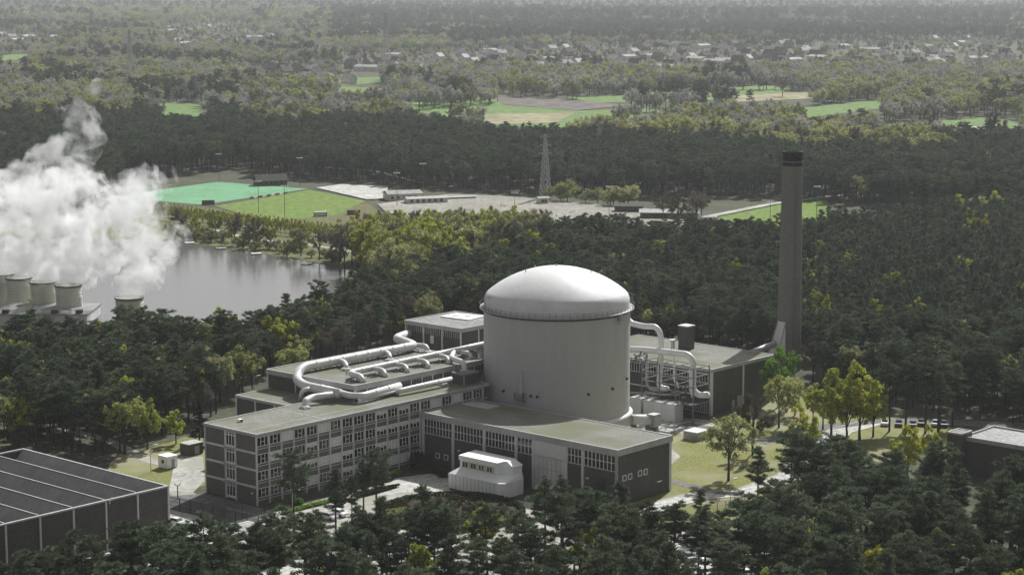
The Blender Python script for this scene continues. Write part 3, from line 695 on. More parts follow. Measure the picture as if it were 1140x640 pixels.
# --- office block
OB=site('office_building',0,0,'long four storey brick office block with rows of windows and a flat gravel roof','office building')
OL=71.0; OW=16.6; OH=15.0
MB().box(0.2,OL,0.25,OW,0,14.5).build('wall','brick_warm',OB)
flat_roof(OB,0,OL,0,OW,15.0,0.5)
bay=3.457
for i in range(21):
    MB().box(i*bay-.14,i*bay+.14,-.02,.25,0,14.5).build('column','concrete',OB)
for f in range(4):
    z=0.4+f*3.6
    MB().box(.14,OL,.17,.25,z+0.55,z+0.67).build('sill_band','concrete',OB)
win=MB(); pane=MB(); w0,w1,h0,h1=-bay/2+.2,bay/2-.2,0,2.0
fy0,fy1=.10,.25
for a,b,c,d in ((w0,w1,h0,h0+.09),(w0,w1,h1-.09,h1),(w0,w0+.09,h0,h1),(w1-.09,w1,h0,h1),(w0+1.0,w0+1.08,h0,h1),(w1-1.0,w1-.92,h0,h1),(w0+1.08,w1-1.0,.95,1.03)):
    win.box(a,b,fy0,fy1,c,d)
pane.box(w0+.05,w1-.05,.2,.24,h0+.05,h1-.05)
wme=mesh_of(win,'office_window','white'); pme=mesh_of(pane,'office_pane','glass'); bl=MB().box(w0+.05,w1-.05,.19,.24,h0+.05,h1-.05); bme=mesh_of(bl,'office_blind','blind')
hb=MB().box(w0+.05,w1-.05,.185,.24,h1-.9,h1-.05); hbme=mesh_of(hb,'office_half_blind','blind')
rb=random.Random(5)
for i in range(20):
    for f in range(4):
        if i>=14 and f<3: continue
        o=bpy.data.objects.new('window',wme); C.objects.link(o); o.parent=OB; o.location=((i+.5)*bay,0,0.4+f*3.6+1.12)
        q=rb.random()
        p=bpy.data.objects.new('blind' if q<.16 else 'pane',bme if q<.16 else pme); C.objects.link(p); p.parent=o
        if .16<q<.42: p=bpy.data.objects.new('blind',hbme); C.objects.link(p); p.parent=o
# end wall facing the fence
for a,b in ((0,.35),(OW-.35,OW)): MB().box(-.05,.2,a,b,0,14.5).build('column','concrete',OB)
for f in range(1,4):
    z=0.3+f*3.6
    for a,b in ((.35,6.6),(10.2,OW-.35)): MB().box(.02,.2,a,b,z-.35,z+.1).build('floor_band','concrete',OB)
MB().box(0.0,.2,6.6,7.0,0,14.5).build('column','concrete',OB); MB().box(0.0,.2,9.8,10.2,0,14.5).build('column','concrete',OB)
for f in range(4):
    z=0.3+f*3.6
    d_=MB(); 
    for a,b,c,e in ((7.0,9.8,z+2.55,z+2.75),(7.0,9.8,z,z+.5),(7.0,7.15,z,z+3.1),(9.65,9.8,z,z+3.1),(7.85,8.0,z,z+3.1),(8.8,8.95,z,z+3.1),(7.0,9.8,z+3.1,z+3.2)): d_.box(.06,.2,a,b,c,e)
    dd=d_.build('glazed_door','white',OB)
    MB().box(.12,.19,7.1,9.7,z+.4,z+3.0).build('pane','glass',dd)
    if f: 
        MB().box(-1.0,.0,6.9,9.9,z-.12,z).build('landing','fascia',OB)
lt=MB().box(-.12,.2,1.6,2.0,2.2,2.5).build('wall_lamp','white',OB)
vt=site('roof_vent',6,12,'small white roof vent on the bare end of the office roof','roof vent',z=15.0)
MB().box(5.6,6.5,11.6,12.4,15.0,15.6).build('hood','white',vt); MB().box(5.75,6.35,11.5,11.6,15.1,15.5).build('grille','darksteel',vt)
p=L(400,448,15); vt=site('roof_fan',p.x,p.y,'white roof fan box beside the duct elbow on the office roof','roof fan',z=15.0)
MB().box(p.x-1,p.x+1,p.y-.8,p.y+.8,15,16.2).build('casing','white',vt); MB().box(p.x-1.05,p.x-.9,p.y-.6,p.y+.6,15.2,16.0).build('grille','darksteel',vt)
for v_ in (4.2,): MB().box(.6,40,v_,v_+.12,14.99,15.03).build('roof_joint','concrete',OB)
MB().box(19.8,19.95,.6,OW-.6,14.99,15.03).build('roof_joint','concrete',OB)
# --- stair head (brick box) on the office roof
SH=site('stair_head',66,3.0,'small dark brick stair head box on the office roof beside the reactor','stair head',z=15.0)
MB().box(66,71,3.0,7.0,15.0,17.3).build('wall','brick',SH); flat_roof(SH,66,71,3,7,17.5,.3,'felt','steel',.1)
MB().box(65.93,66.0,2.95,3.2,15,17.2).build('corner_post','fascia',SH)
# --- low laboratory wing
LW=site('laboratory_wing',26.5,16.8,'low windowless brick wing left of the roof ducts, behind the office block','laboratory wing')
MB().box(26.5,80,16.9,37.2,0,13.6).build('wall','brick',LW); flat_roof(LW,26.5,80,16.9,37.2,14.1,.5,'gravel','fascia')
for v in (37.0,30.5,24.0): MB().box(26.3,26.5,v-.2,v+.2,0,13.6).build('column','concrete',LW)
# --- duct hall
DH=site('duct_hall',37,9.2,'flat roofed hall with high window strip carrying the white roof ducts','hall')
MB().box(37.1,79.4,9.3,38.4,14.2,17.6).build('wall','brick',DH); flat_roof(DH,37,79.5,9.2,38.5,18.4,1.0,'gravel','fascia')
for v in (9.4,19,28.7,38.2): MB().box(36.95,37.1,v-.18,v+.18,14.2,17.4).build('column','concrete',DH)
for i in range(13):
    u=37.2+i*3.52
    MB().box(u-.12,u+.12,9.1,9.3,15.1,17.4).build('column','concrete',DH)
    if i<12:
        w_=MB(); 
        for k in range(7): w_.box(u+.2+k*.51,u+.3+k*.51,9.16,9.3,15.7,17.3)
        w_.box(u+.2,u+3.35,9.16,9.3,15.6,15.75); w_.box(u+.2,u+3.35,9.16,9.3,17.2,17.35)
        o=w_.build('window','fascia',DH); MB().box(u+.22,u+3.3,9.22,9.28,15.7,17.25).build('pane','glass',o)
MB().box(79.4,79.6,9.3,38.4,0,17.4).build('end_wall','fascia',DH)
# --- upper roof block
z0=18.0
UB=site('upper_block',87.5,24,'square flat roofed upper block with strip windows behind the roof ducts','upper block')
MB().box(87.6,106,24.1,43.2,0,20.4).build('wall','brick',UB); 
MB().box(87.65,105.9,24.15,43.1,20.4,22.1).build('window_wall','glass',UB)
flat_roof(UB,87.5,106,24,43.3,23,.9,'felt','fascia',.2)
for v in (24.2,30.5,36.9,43.1): MB().box(87.4,87.6,v-.2,v+.2,14,22.1).build('column','concrete',UB)
for u in (93.7,99.8,105.8): MB().box(u-.2,u+.2,23.9,24.1,14,22.1).build('column','concrete',UB)
MB().box(87.8,105.9,23.95,24.12,18,22.0).build('side_panel','brick',UB)
for k in range(28):
    v=24.7+k*.66
    MB().box(87.52,87.62,v,v+.2,20.4,22.1).build('mullion','fascia',UB)
MB().box(87.5,87.65,33.5,34.6,18.2,20.2).build('door','concrete',UB)
a=[L(490,353,23.03),L(522,357,23.03),L(540,352.5,23.03),L(508,349.5,23.03)]
sk=site('roof_skylight',a[0].x,a[0].y,'bright white flat panel lying on the upper block roof','roof panel',z=23.03)
MB().hexa([(q.x,q.y,23.01) for q in a],[(q.x,q.y,23.3) for q in a]).build('panel','white',sk)
for t in (.35,.62):
    m_=a[0].lerp(a[2],t); MB().lathe([(0.9,23.3),(0.9,23.42),(0.01,23.5)],14,m_.x,m_.y).build('cap','concrete',sk)
# --- reactor building
RC=(89.0,-5.4); RR=17.25
RB=site('reactor_building',RC[0],RC[1],'huge pale cylinder with a shallow white dome in the middle of the plant','reactor building')
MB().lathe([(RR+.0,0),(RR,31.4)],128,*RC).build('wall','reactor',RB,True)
dm=[]
# torispherical head: knuckle then shallow sphere
kn=2.6; zb=31.9
sph=24.0
import math as _m
for k in range(8):
    t=k/7*R(52); dm.append((RR-.15-kn+kn*_m.cos(t),zb+1.3+kn*_m.sin(t)*1.05))
rx,zx=dm[-1]; phi0=_m.asin(rx/ (rx/_m.sin(R(39.5))))
Rs=rx/_m.sin(R(39.5)); zc=zx-Rs*_m.cos(R(39.5))
for k in range(1,19):
    t=R(39.5)*(1-k/18); dm.append((max(.02,Rs*_m.sin(t)),zc+Rs*_m.cos(t)))
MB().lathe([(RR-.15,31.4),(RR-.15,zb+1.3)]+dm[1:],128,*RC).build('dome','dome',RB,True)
print('dome top',dm[-1])
MB().lathe([(RR,31.35),(RR+.95,31.4),(RR+.95,31.6),(RR-.1,31.62)],128,*RC).build('ring_gallery','duct_grey',RB)
rl=MB()
for zz in (32.1,32.6): rl.lathe([(RR+.9,zz),(RR+.96,zz),(RR+.96,zz+.05),(RR+.9,zz+.05)],96,*RC)
for k in range(72):
    a=2*pi*k/72; x,y=RC[0]+(RR+.93)*math.cos(a),RC[1]+(RR+.93)*math.sin(a); rl.box(x-.025,x+.025,y-.025,y+.025,31.55,32.65)
rl.build('railing','darksteel',RB)
MB().lathe([(RR,30.85),(RR+.12,30.85),(RR+.12,31.35),(RR,31.35)],128,*RC).build('stiffener','darksteel',RB)
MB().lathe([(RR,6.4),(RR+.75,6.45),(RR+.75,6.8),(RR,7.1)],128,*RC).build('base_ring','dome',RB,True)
for zz in (10.5,14.6,18.8,23.0,27.2): MB().lathe([(RR-.01,zz),(RR+.025,zz+.05),(RR-.01,zz+.1)],128,*RC).build('weld_seam','reactor',RB)
def rside(px,z):  # point on the shell seen at pixel column px (camera side)
    best=None
    for k in range(720):
        a=2*pi*k/720; u,v=RC[0]+RR*math.cos(a),RC[1]+RR*math.sin(a); w=W(u,v,z); q=proj(*w)
        if best is None or abs(q[0]-px)+ (0 if q[2]<proj(*W(*RC,z))[2] else 1e4)<best[0]: best=(abs(q[0]-px)+(0 if q[2]<proj(*W(*RC,z))[2] else 1e4),a)
    return best[1]
def onshell(a,d,z): return Vector((RC[0]+(RR+d)*math.cos(a),RC[1]+(RR+d)*math.sin(a),z))
a=rside(580.5,14); 
MB().tube([onshell(a,.35,13.2),onshell(a,.35,14.5),onshell(a,.25,16.5),onshell(a,.05,19)],[.75,.65,.4,.25],10).build('standpipe','reactor',RB,True)
ld=MB()
for s in (-1.1,-.9,1.1,.9):
    da=s/RR
    ld.tube([onshell(a+da,.3,12.1),onshell(a+da,1.3,12.1),onshell(a+da,1.3,14.2)],.06,4)
ld.build('step_rail','darksteel',RB)
st=MB()
for k in range(4): 
    q0=onshell(a-1.1/RR,.1,12.3+k*.55); q1=onshell(a+1.1/RR,.1,12.3+k*.55); q2=onshell(a+1.1/RR,1.9-k*.4,12.3+k*.55); q3=onshell(a-1.1/RR,1.9-k*.4,12.3+k*.55)
    st.hexa([q0,q1,q2,q3],[q+Vector((0,0,.12)) for q in (q0,q1,q2,q3)])
st.build('steps','duct_grey',RB)
for px,z in ((561,13.8),(591,13.5),(598,13.4),(654.5,13.8),(681.5,14.3),(697,15.6)):
    a=rside(px,z); MB().tube([onshell(a,-.1,z),onshell(a,.45,z)],.3,10).build('penetration','darksteel',RB)
a=rside(688,30); bk=MB(); p=onshell(a,.6,30.6)
bk.box(p.x-.5,p.x+.5,p.y-.5,p.y+.5,29.9,31.3); bk.tube([p,p+Vector((0,0,-1.6))],.12,6); bk.build('hoist_bracket','duct_grey',RB)
hd=MB()
for a in (2.6,5.55): 
    for s in (0,.05,.1): hd.tube([onshell(a+s,.9,31.5),onshell(a+s,.9,34.2),onshell(a+s,-.9,34.8)],.06,4)
hd.build('access_ladder','steel',RB)
for px in (598,612,636,646): 
    c=Vector((RC[0],RC[1],0)); 
for dx,dy in ((0,.3),(-6,4.5),(4,-7),(6.5,5),(-1,6)):
    zz=zc+math.sqrt(Rs*Rs-dx*dx-dy*dy); MB().tube([(RC[0]+dx,RC[1]+dy,zz-.1),(RC[0]+dx,RC[1]+dy,zz+.45)],.14,6).build('lug','duct_grey',RB)
# air lock tank at the foot
AL=site('airlock_vessel',95,-24,'short horizontal white vessel with a square end plate at the foot of the reactor','vessel')
al0=L(701,467,4.4); al1=L(731,467,4.4); dd=(al1-al0)
MB().tube([al0-dd*.2,al0+dd*.78],1.25,24).build('shell','dome',AL,True)
q=al0+dd*.9; MB().box(q.x-1.3,q.x+1.3,q.y-1.1,q.y+1.1,2.9,5.8).build('end_box','duct_grey',AL)
MB().tube([al0+dd*.05,al0+dd*.12],1.4,24).build('flange','duct_grey',AL)
sd=MB()
for t in (.15,.7,.95):
    m_=al0+dd*t; sd.box(m_.x-.5,m_.x+.5,m_.y-.6,m_.y+.6,0,3.4)
sd.build('saddle','steel',AL)
# --- annexe hall
A0=48.5; AV=-56.3; AH=12.0
AX=site('annexe_hall',A0,AV,'long low brick hall with strip windows and a big grey door before the reactor','hall')
MB().box(A0+.2,66.5,AV+.2,-.3,0,10.8).build('wall','brick',AX)
# roof with a chamfer where the shell stands behind it
flat_roof(AX,A0,66.7,AV,-.2,12.0,1.25,'gravel','fascia',.25)
def cv(px,y,z=11): return L(px,y,z).y
cols=[(470.8,466),(504.2,474),(539,481),(574.5,488),(593.7,492),(630.5,500),(648.7,504),(688.4,511)]
cvs=[]
for px,py in cols:
    best=min((abs(proj(*W(A0,-.1*k,8))[0]-px),-.1*k) for k in range(0,580)); cvs.append(best[1])
cvs[-1]=AV+.3
for i,v in enumerate(cvs): MB().box(A0-.12,A0+.2,v-.3,v+.3,0,10.8).build('column','concrete',AX)
MB().box(A0-.12,A0+.2,AV,AV+.6,0,10.8).build('corner_column','concrete',AX)
MB().box(A0+.1,66.6,AV+.08,AV+.2,.0,10.75).build('end_panel','brick',AX)
MB().box(66.1,66.8,AV-.05,AV+.5,0,10.8).build('corner_column','concrete',AX)
for i in range(7):
    a,b=cvs[i]-.35,cvs[i+1]+.35
    if i==4:
        d_=MB(); d_.box(A0-.02,A0+.2,b,a,7.6,10.8); d_.build('door_header','blind',AX)
        dd_=MB().box(A0+.02,A0+.2,b,a,0,7.55).build('sliding_door','concrete',AX)
        rbm=MB()
        for k in range(8): v=a+(b-a)*k/7; rbm.box(A0-.04,A0+.02,v-.05,v+.05,0,7.5)
        for zz in (2.3,4.9,7.4): rbm.box(A0-.04,A0+.02,b,a,zz,zz+.1)
        rbm.build('door_rib','fascia',dd_); continue
    n_=max(3,int(round((a-b)/1.0))); w_=MB()
    for k in range(n_+1): v=a+(b-a)*k/n_; w_.box(A0+.05,A0+.2,v-.11,v+.11,7.4,10.75)
    for zz in (7.3,9.0,10.6): w_.box(A0+.06,A0+.2,b,a,zz,zz+.15)
    o=w_.build('window','concrete',AX); MB().box(A0+.12,A0+.18,b,a,7.4,10.7).build('pane','glass',o)
def small_window(root,u,v,z,axis,s=1.3):
    w_=MB(); 
    for a,b,c,d in ((-s/2,s/2,-s/2,-s/2+.14),(-s/2,s/2,s/2-.14,s/2),(-s/2,-s/2+.14,-s/2,s/2),(s/2-.14,s/2,-s/2,s/2)):
        if axis=='u': w_.box(u-.06,u+.2,v+a,v+b,z+c,z+d)
        else: w_.box(u+a,u+b,v-.06,v+.12,z+c,z+d)
    o=w_.build('window','white',root)
    if axis=='u': MB().box(u+.05,u+.12,v-s/2+.1,v+s/2-.1,z-s/2+.1,z+s/2-.1).build('pane','glass',o)
    else: MB().box(u-s/2+.1,u+s/2-.1,v,v+.06,z-s/2+.1,z+s/2-.1).build('pane','glass',o)
for px,py in ((487,507),(496.5,509)): q=LU(px,py,A0); small_window(AX,A0,q.y,q.z,'u',1.2)
def LV(x,y,v):
    d=Vector(ray(x,y)); o=Vector((0,0,H))-O0; t=(v-Vector((o.x,o.y,0)).dot(VX))/d.dot(VX); p=o+d*t
    return Vector((Vector((p.x,p.y,0)).dot(UX),v,p.z))
for px,py in ((695.2,532),(701.5,530),(712.5,526.5),(718.8,525)): q=LV(px,py,AV); small_window(AX,q.x,AV,q.z,'v',1.25)
q=LV(734,535.5,AV); MB().box(q.x-.7,q.x+.7,AV-.12,AV+.1,q.z-.12,q.z+.12).build('wall_lamp','white',AX)
for px,py in ((511,501.5),(654,532)): q=LU(px,py,A0); MB().box(A0-.2,A0+.2,q.y-.3,q.y+.3,q.z-.12,q.z+.12).build('wall_lamp','white',AX)
MB().box(60,64.5,-9.5,-1.5,12.0,12.25).build('roof_slab','fascia',AX)
# --- white pavilion
PV=site('white_pavilion',37.5,-33.5,'small white clad pavilion with a raised four window block beside the round garden','pavilion')
v0,v1=-34.4,-19.0
lw=MB(); c_=1.3
def fu(u): return 37.3+(u-37.5)*.74
def poly_prism(mb,pts,z0,z1,pts2=None):
    pts=[(fu(a),c) for a,c in pts]; pts2=[(fu(a),c) for a,c in pts2] if pts2 else None
    pts2=pts2 or pts; n_=len(pts); mb.add([(x,y,z0) for x,y in pts]+[(x,y,z1) for x,y in pts2],[tuple(range(n_))[::-1],tuple(range(n_,2*n_))]+[(i,(i+1)%n_,n_+(i+1)%n_,n_+i) for i in range(n_)]); return mb
P1=[(37.5,v0+c_),(37.5+c_,v0),(46.5,v0),(48.3,v0+1),(48.3,v1),(37.5,v1)]
poly_prism(MB(),P1,0,3.2).build('wall','cladding',PV)
P2=[(40.2,v0+2.4),(41.6,v0+2.2),(46.3,v0+.5),(48.1,v0+1.2),(48.1,v1-.2),(40.2,v1-1.3)]
poly_prism(MB(),[(a,b) for a,b in P1],3.2,4.3,P2).build('skirt_roof','white',PV)
P3=[(40.4,v0+3.2),(42.2,v0+3.2),(43.6,v0+1.0),(47.0,v0+.6),(48.2,v0+1.4),(48.2,v1-.4),(40.4,v1-1.4)]
poly_prism(MB(),P3,3.9,6.0).build('upper_wall','cladding',PV)
P4=[(40.1,v0+3.0),(42.4,v0+3.0),(43.6,v0+2.6),(46.8,v0+2.4),(47.8,v0+3.2),(48.2,v1-.6),(40.1,v1-1.2)]
poly_prism(MB(),[(40.1,v0+3.0),(42.2,v0+3.0),(43.4,v0+.8),(47.1,v0+.4),(48.3,v0+1.4),(48.3,v1-.2),(40.1,v1-1.2)],6.0,7.0,P4).build('roof','white',PV)
for k in range(4):
    va=v1-2.1-k*2.35
    w_=MB()
    for a,b,c,d in ((0,1.75,4.5,4.62),(0,1.75,5.75,5.87),(0,.12,4.5,5.87),(1.63,1.75,4.5,5.87),(.82,.94,4.5,5.87)): w_.box(fu(40.4)-.12,fu(40.4),va-b,va-a,c,d)
    o=w_.build('window','white',PV); MB().box(fu(40.4)-.08,fu(40.4)-.02,va-1.7,va-.05,4.55,5.8).build('pane','glass',o)
    MB().box(fu(40.4)-.15,fu(40.4),va-2.15,va-1.95,4.4,6.0).build('trim','cream',PV)
fr=MB()
for k in range(13): v=v1-k*1.1; fr.box(37.26,37.3,v-.04,v+.04,0,3.2)
fr.build('panel_joint','fascia',PV)
# --- workshop hall at the near left
LB=site('workshop_hall',-31,-9.5,'big dark windowless hall with a saw tooth corrugated roof nearest the camera','workshop hall')
u1_=-31.0; v0_=-9.8; v1_=37.0; ub=7.35; zt=11.8
MB().box(u1_-9*ub,u1_,v0_+.15,v0_+.45,2.3,zt-.3).build('front_wall','brick',LB)
MB().box(u1_-9*ub,u1_,v0_,v0_+.4,0,1.9).build('plinth','brick',LB)
MB().box(u1_-9*ub,u1_,v0_-.05,v0_+.3,1.95,2.3).build('base_band','fascia',LB)
MB().box(u1_-.3,u1_,v0_+.45,v1_,0,zt-.3).build('side_wall','brick',LB)
MB().box(u1_-9*ub,u1_,v1_,v1_+.3,0,zt-.3).build('back_wall','brick',LB)
cp=MB().box(u1_-9*ub,u1_+.1,v0_-.1,v0_+.45,zt-.3,zt).build('coping','fascia',LB)
MB().box(u1_-.35,u1_+.1,v0_+.46,v1_+.4,zt-.3,zt).build('coping','fascia',LB)
MB().box(u1_-9*ub,u1_-.36,v1_-.1,v1_+.4,zt-.3,zt).build('coping','fascia',LB)
for i in range(10):
    MB().box(u1_-i*ub-.18,u1_-i*ub+.18,v0_-.08,v0_+.15,0,zt-.3).build('column','concrete',LB)
for i in range(9):
    uh=u1_-i*ub-(.4 if i==0 else 0); ul=u1_-(i+1)*ub
    # steep corrugated slope dropping towards the camera side
    n_=1
    st_=MB(); k_=60
    for k in range(k_):
        va=v0_+.46+(v1_-v0_-.6)*k/k_; vb=v0_+.46+(v1_-v0_-.6)*(k+1)/k_; vm=(va+vb)/2
        for a,b,za,zb in ((va,vm,0,.12),(vm,vb,.12,0)):
            st_.add([(uh-.1,a,zt-.2+za),(ul+.25,a,zt-6.3+za),(ul+.25,b,zt-6.3+zb),(uh-.1,b,zt-.2+zb)],[(0,1,2,3)])
    st_.build('roof_slope','corr',LB)
    if i: MB().box(uh-.1,uh+.1,v0_+.46,v1_-.15,zt-6.3,zt-.05).build('ridge_wall','brick',LB); MB().box(uh-.13,uh+.13,v0_+.46,v1_-.15,zt-.05,zt+.06).build('ridge_coping','fascia',LB)
lmp=MB().tube([LV(122,557,v0_-.1)+Vector((0,0,-.6)),LV(122,557,v0_-.1)+Vector((0,-.3,.6)),LV(122,557,v0_-.1)+Vector((0,-1.0,.8))],.09,6).build('wall_lamp','white',LB)
MB().box(-58,-52,-12.6,-9.95,0,1.6).build('loading_canopy','paleroof',LB)
q=LV(126,578,v0_); 
# --- flat brick building at the right edge
FB=site('flat_brick_building',121,-112,'flat roofed dark brick building with a pale roof beyond the right wood','brick building')
MB().box(122,136,-150,-94.5,0,7.4).build('wall','brick',FB); flat_roof(FB,122,136,-150,-94.5,8.0,.6,'paleroof','fascia',.1,.35)
MB().box(119.8,124.5,-95.5,-92.0,0,8.9).build('stair_wall','brick',FB); flat_roof(FB,119.8,124.5,-95.5,-92.0,9.2,.3,'felt','fascia',.05)
# --- pump building
PB=site('pump_building',133,-18.6,'dark brick pump building with a flat gravel roof behind the steel pipe rack','pump building')
pu0,pu1,pv0,pv1,ph=133.2,160.5,-18.4,26.0,11.7
MB().box(pu0+.2,pu1,pv0+.15,pv1,0,ph-.5).build('wall','brick',PB); flat_roof(PB,pu0,pu1,pv0,pv1,ph,.7,'gravel','fascia',.2)
for u in (pu0+.3,pu0+13.6,pu1-.2): MB().box(u-.3,u+.3,pv0-.05,pv0+.15,0,ph-.7).build('column','concrete',PB)
MB().box(pu0-.02,pu0+.2,pv0,pv0+.5,0,ph-.7).build('column','concrete',PB)
for i in range(8):
    v=pv0+.8+i*5.4
    w_=MB()
    for k in range(6): w_.box(pu0+.02,pu0+.2,v+.4+k*.84,v+.52+k*.84,8.2,10.5)
    for zz in (8.1,10.4): w_.box(pu0+.02,pu0+.2,v+.4,v+4.7,zz,zz+.14)
    o=w_.build('window','concrete',PB); MB().box(pu0+.1,pu0+.17,v+.45,v+4.65,8.2,10.45).build('pane','glass',o)
    MB().box(pu0,pu0+.2,v+4.85,v+5.15,0,ph-.7).build('column','concrete',PB)
for zz in (4.6,): MB().box(pu0+.0,pu0+.2,pv0+.5,pv1,zz,zz+.35).build('beam','concrete',PB)
lv=MB()
for k in range(34): v=pv0+.8+k*.6; lv.box(pu0+.02,pu0+.2,v,v+.16,.6,3.3)
lv.box(pu0+.02,pu0+.2,pv0+.6,pv0+21,.4,.6); lv.box(pu0+.02,pu0+.2,pv0+.6,pv0+21,3.3,3.5); lv.build('louvre','concrete',PB)
MB().box(pu0+.1,pu0+.18,pv0+.6,pv0+21,.5,3.4).build('louvre_recess','darksteel',PB)
for u,w_,h_ in ((pu0+9,1.0,2.6),(pu0+11.2,1.8,3.3)): MB().box(u,u+w_,pv0-.02,pv0+.15,0,h_).build('door','fascia',PB)
c0=L(764,388,ph); BC=site('brick_flue',c0.x,c0.y,'square dark brick flue with a pale cap on the pump building roof','flue',z=ph)
MB().box(c0.x-1.5,c0.x+1.5,c0.y-1.5,c0.y+1.5,ph,ph+6.0).build('shaft','brick',BC); MB().box(c0.x-1.65,c0.x+1.65,c0.y-1.65,c0.y+1.65,ph+6.0,ph+6.3).build('cap','concrete',BC)
c1=L(749,390,ph); RV=site('roof_vent',c1.x,c1.y,'small T shaped grey vent beside the brick flue','roof vent',z=ph)
MB().box(c1.x-.35,c1.x+.35,c1.y-.35,c1.y+.35,ph,ph+2.6).build('shaft','concrete',RV); MB().box(c1.x-.9,c1.x+.9,c1.y-.9,c1.y+.9,ph+2.6,ph+2.9).build('cap','concrete',RV)
# --- stack
sp=at(877.5,411); su,sv=uvof(sp)
SK=site('stack',su,sv,'very tall grey brown concrete stack with a black top band','chimney stack')
MB().lathe([(3.45,0),(3.35,8),(2.72,57.0)],64,su,sv).build('shaft','stack',SK,True)
MB().lathe([(2.73,55.6),(2.70,60.3),(2.85,60.35),(2.85,60.8),(2.3,60.8),(2.3,58)],64,su,sv).build('top_band','stackcap',SK,True)
MB().lathe([(2.80,57.9),(2.86,57.9),(2.86,58.2),(2.80,58.2)],64,su,sv).build('ring','steel',SK)
for k in range(11):
    zz=4.5+k*4.6; rr_=3.42-.0133*zz if zz>8 else 3.4
    rr_=(3.35-(zz-8)*.63/49) if zz>8 else 3.45-.0125*zz
    MB().lathe([(rr_-.02,zz),(rr_+.035,zz+.06),(rr_-.02,zz+.12)],64,su,sv).build('lift_joint','stack',SK)
ldr=MB()
for s in (-.25,.25): ldr.tube([(su-2.0+s*.7,sv-2.95-s*.5,6),(su-1.55+s*.7,sv-2.3-s*.5,56)],.05,4)
for k in range(50): t=k/50; ldr.tube([(su-2.17+.45*t,sv-2.82+.65*t,6+50*t),(su-1.83+.45*t,sv-3.08+.65*t,6+50*t)],.04,4)
ldr.build('ladder','steel',SK)
tip=proj(*W(su,sv,12)); 
# white clad inlet duct leaning on the left side of the stack
def P_at(px,py,Y): 
    d=ray(px,py); t=Y/d[1]; return Vector((d[0]*t,Y,H+d[2]*t))
Y0=sp.y-3.4
pts=[P_at(874.5,359,Y0),P_at(866,359,Y0),P_at(855.5,393,Y0),P_at(874.5,405,Y0)]
du,dvv=Vector((0.12,.99,0)),2.6
def tosite(p): u,v=uvof(p); return (u,v,p.z)
ID=site('inlet_duct',su,sv,'white clad wedge shaped duct leaning against the foot of the stack','duct')
MB().hexa([tosite(pts[0]),tosite(pts[3]),tosite(pts[2]),tosite(pts[1])],[tosite(p+du*dvv) for p in (pts[0],pts[3],pts[2],pts[1])]).build('casing','cladding',ID)
bb=MB(); n3=Vector((0,-.12,0))
for a,b in ((pts[0],pts[3]),(pts[1],pts[2]),(pts[0],pts[2].lerp(pts[3],.5)),(pts[1].lerp(pts[2],.5),pts[3])): bb.tube([tosite(a+n3),tosite(b+n3)],.13,4)
bb.build('brace','duct_grey',ID)
cd0=P_at(836,393,sp.y-18); cd1=P_at(862,383,sp.y-6)
MB().tube([tosite(cd0),tosite(cd1)],.9,12).build('feed_pipe','duct_grey',ID,True)
# --- pipes and ducts
def duct(label,paths,r,z0,mat='duct',name='roof_duct',cat='duct',rad=2.2,joints=True,first=None):
    q=paths[0][0]; root=site(name,q.x,q.y,label,cat,z=0)
    for i,pp in enumerate(paths):
        rr=r[0] if isinstance(r,(list,tuple)) else (r if i==0 else r*.62)
        if isinstance(r,(list,tuple)): rr=r[min(i,len(r)-1)]
        pts=round_path(pp,rad if i==0 else 1.3)
        MB().tube(pts,rr,14).build('main_pipe' if i==0 else 'branch_pipe',mat,root,True)
        if joints:
            jm=MB()
            for a,b in zip(pp[:-1],pp[1:]):
                ln=(b-a).length; k=int(ln//4)
                for s in range(1,k): c=a.lerp(b,s/k); d=(b-a).normalized()*.09; jm.tube([c-d,c+d],rr*1.09,14)
            if jm.v: jm.build('flange',mat,root,True)
    return root
def rg6(x,y,z): return L(280+x/4.071,340+y/4.071,z)
big=[rg6(712,128,20),rg6(650,150,20),rg6(700,165,19.8),rg6(742,182,19.8),rg6(228,280,19.8),rg6(200,330,18),rg6(235,362,17.3),rg6(400,398,17.0)]
BD=duct('longest white roof duct, bending down at its left end and along to the office roof',[big,[rg6(385,246,19.8),rg6(425,258,19.7),rg6(432,290,18.5)],[rg6(580,206,19.8),rg6(622,216,19.7),rg6(630,248,18.5)],[rg6(738,178,19.8),rg6(792,184,19.8),rg6(800,212,18.5)],[rg6(285,374,17.1),rg6(228,384,17.0),rg6(222,432,14.1)]],[1.05,.6,.6,.6,.5],18)
D2=duct('white duct running low along the office roof under the hall windows',[[rg6(400,395,16.8),rg6(442,408,16.6),rg6(500,410,16.6),rg6(672,362,16.8)],[rg6(405,398,16.8),rg6(275,415,16.6),rg6(243,432,16.4),rg6(243,462,15.0)]],[.75,.72],15)
D3=duct('straight thin white duct on the office roof leading to the brick stair head',[[rg6(905,333,16.4),rg6(720,375,16.2),rg6(660,390,16.0),rg6(660,398,15.1)],[rg6(660,385,16.0),rg6(500,425,15.8)]],[.6,.45],15)
D4=duct('white header duct with a comb of short branches, entering the reactor shell',[[rg6(1072,172,21.5),rg6(885,212,20.0),rg6(437,306,19.6),rg6(495,322,19.5),rg6(505,348,18.4)]]+[[rg6(a,b,19.7),rg6(a+58,b+8,19.6),rg6(a+68,b+38,18.5)] for a,b in ((540,284),(640,264),(735,245),(828,225))]+[[rg6(968,195,20.5),rg6(917,210,20),rg6(905,238,19.5),rg6(962,258,19.5),rg6(966,302,17.5)],[rg6(950,212,20),rg6(985,214,19.8),rg6(998,240,18.5)]],[.72,.52,.52,.52,.52,.62,.5],18)
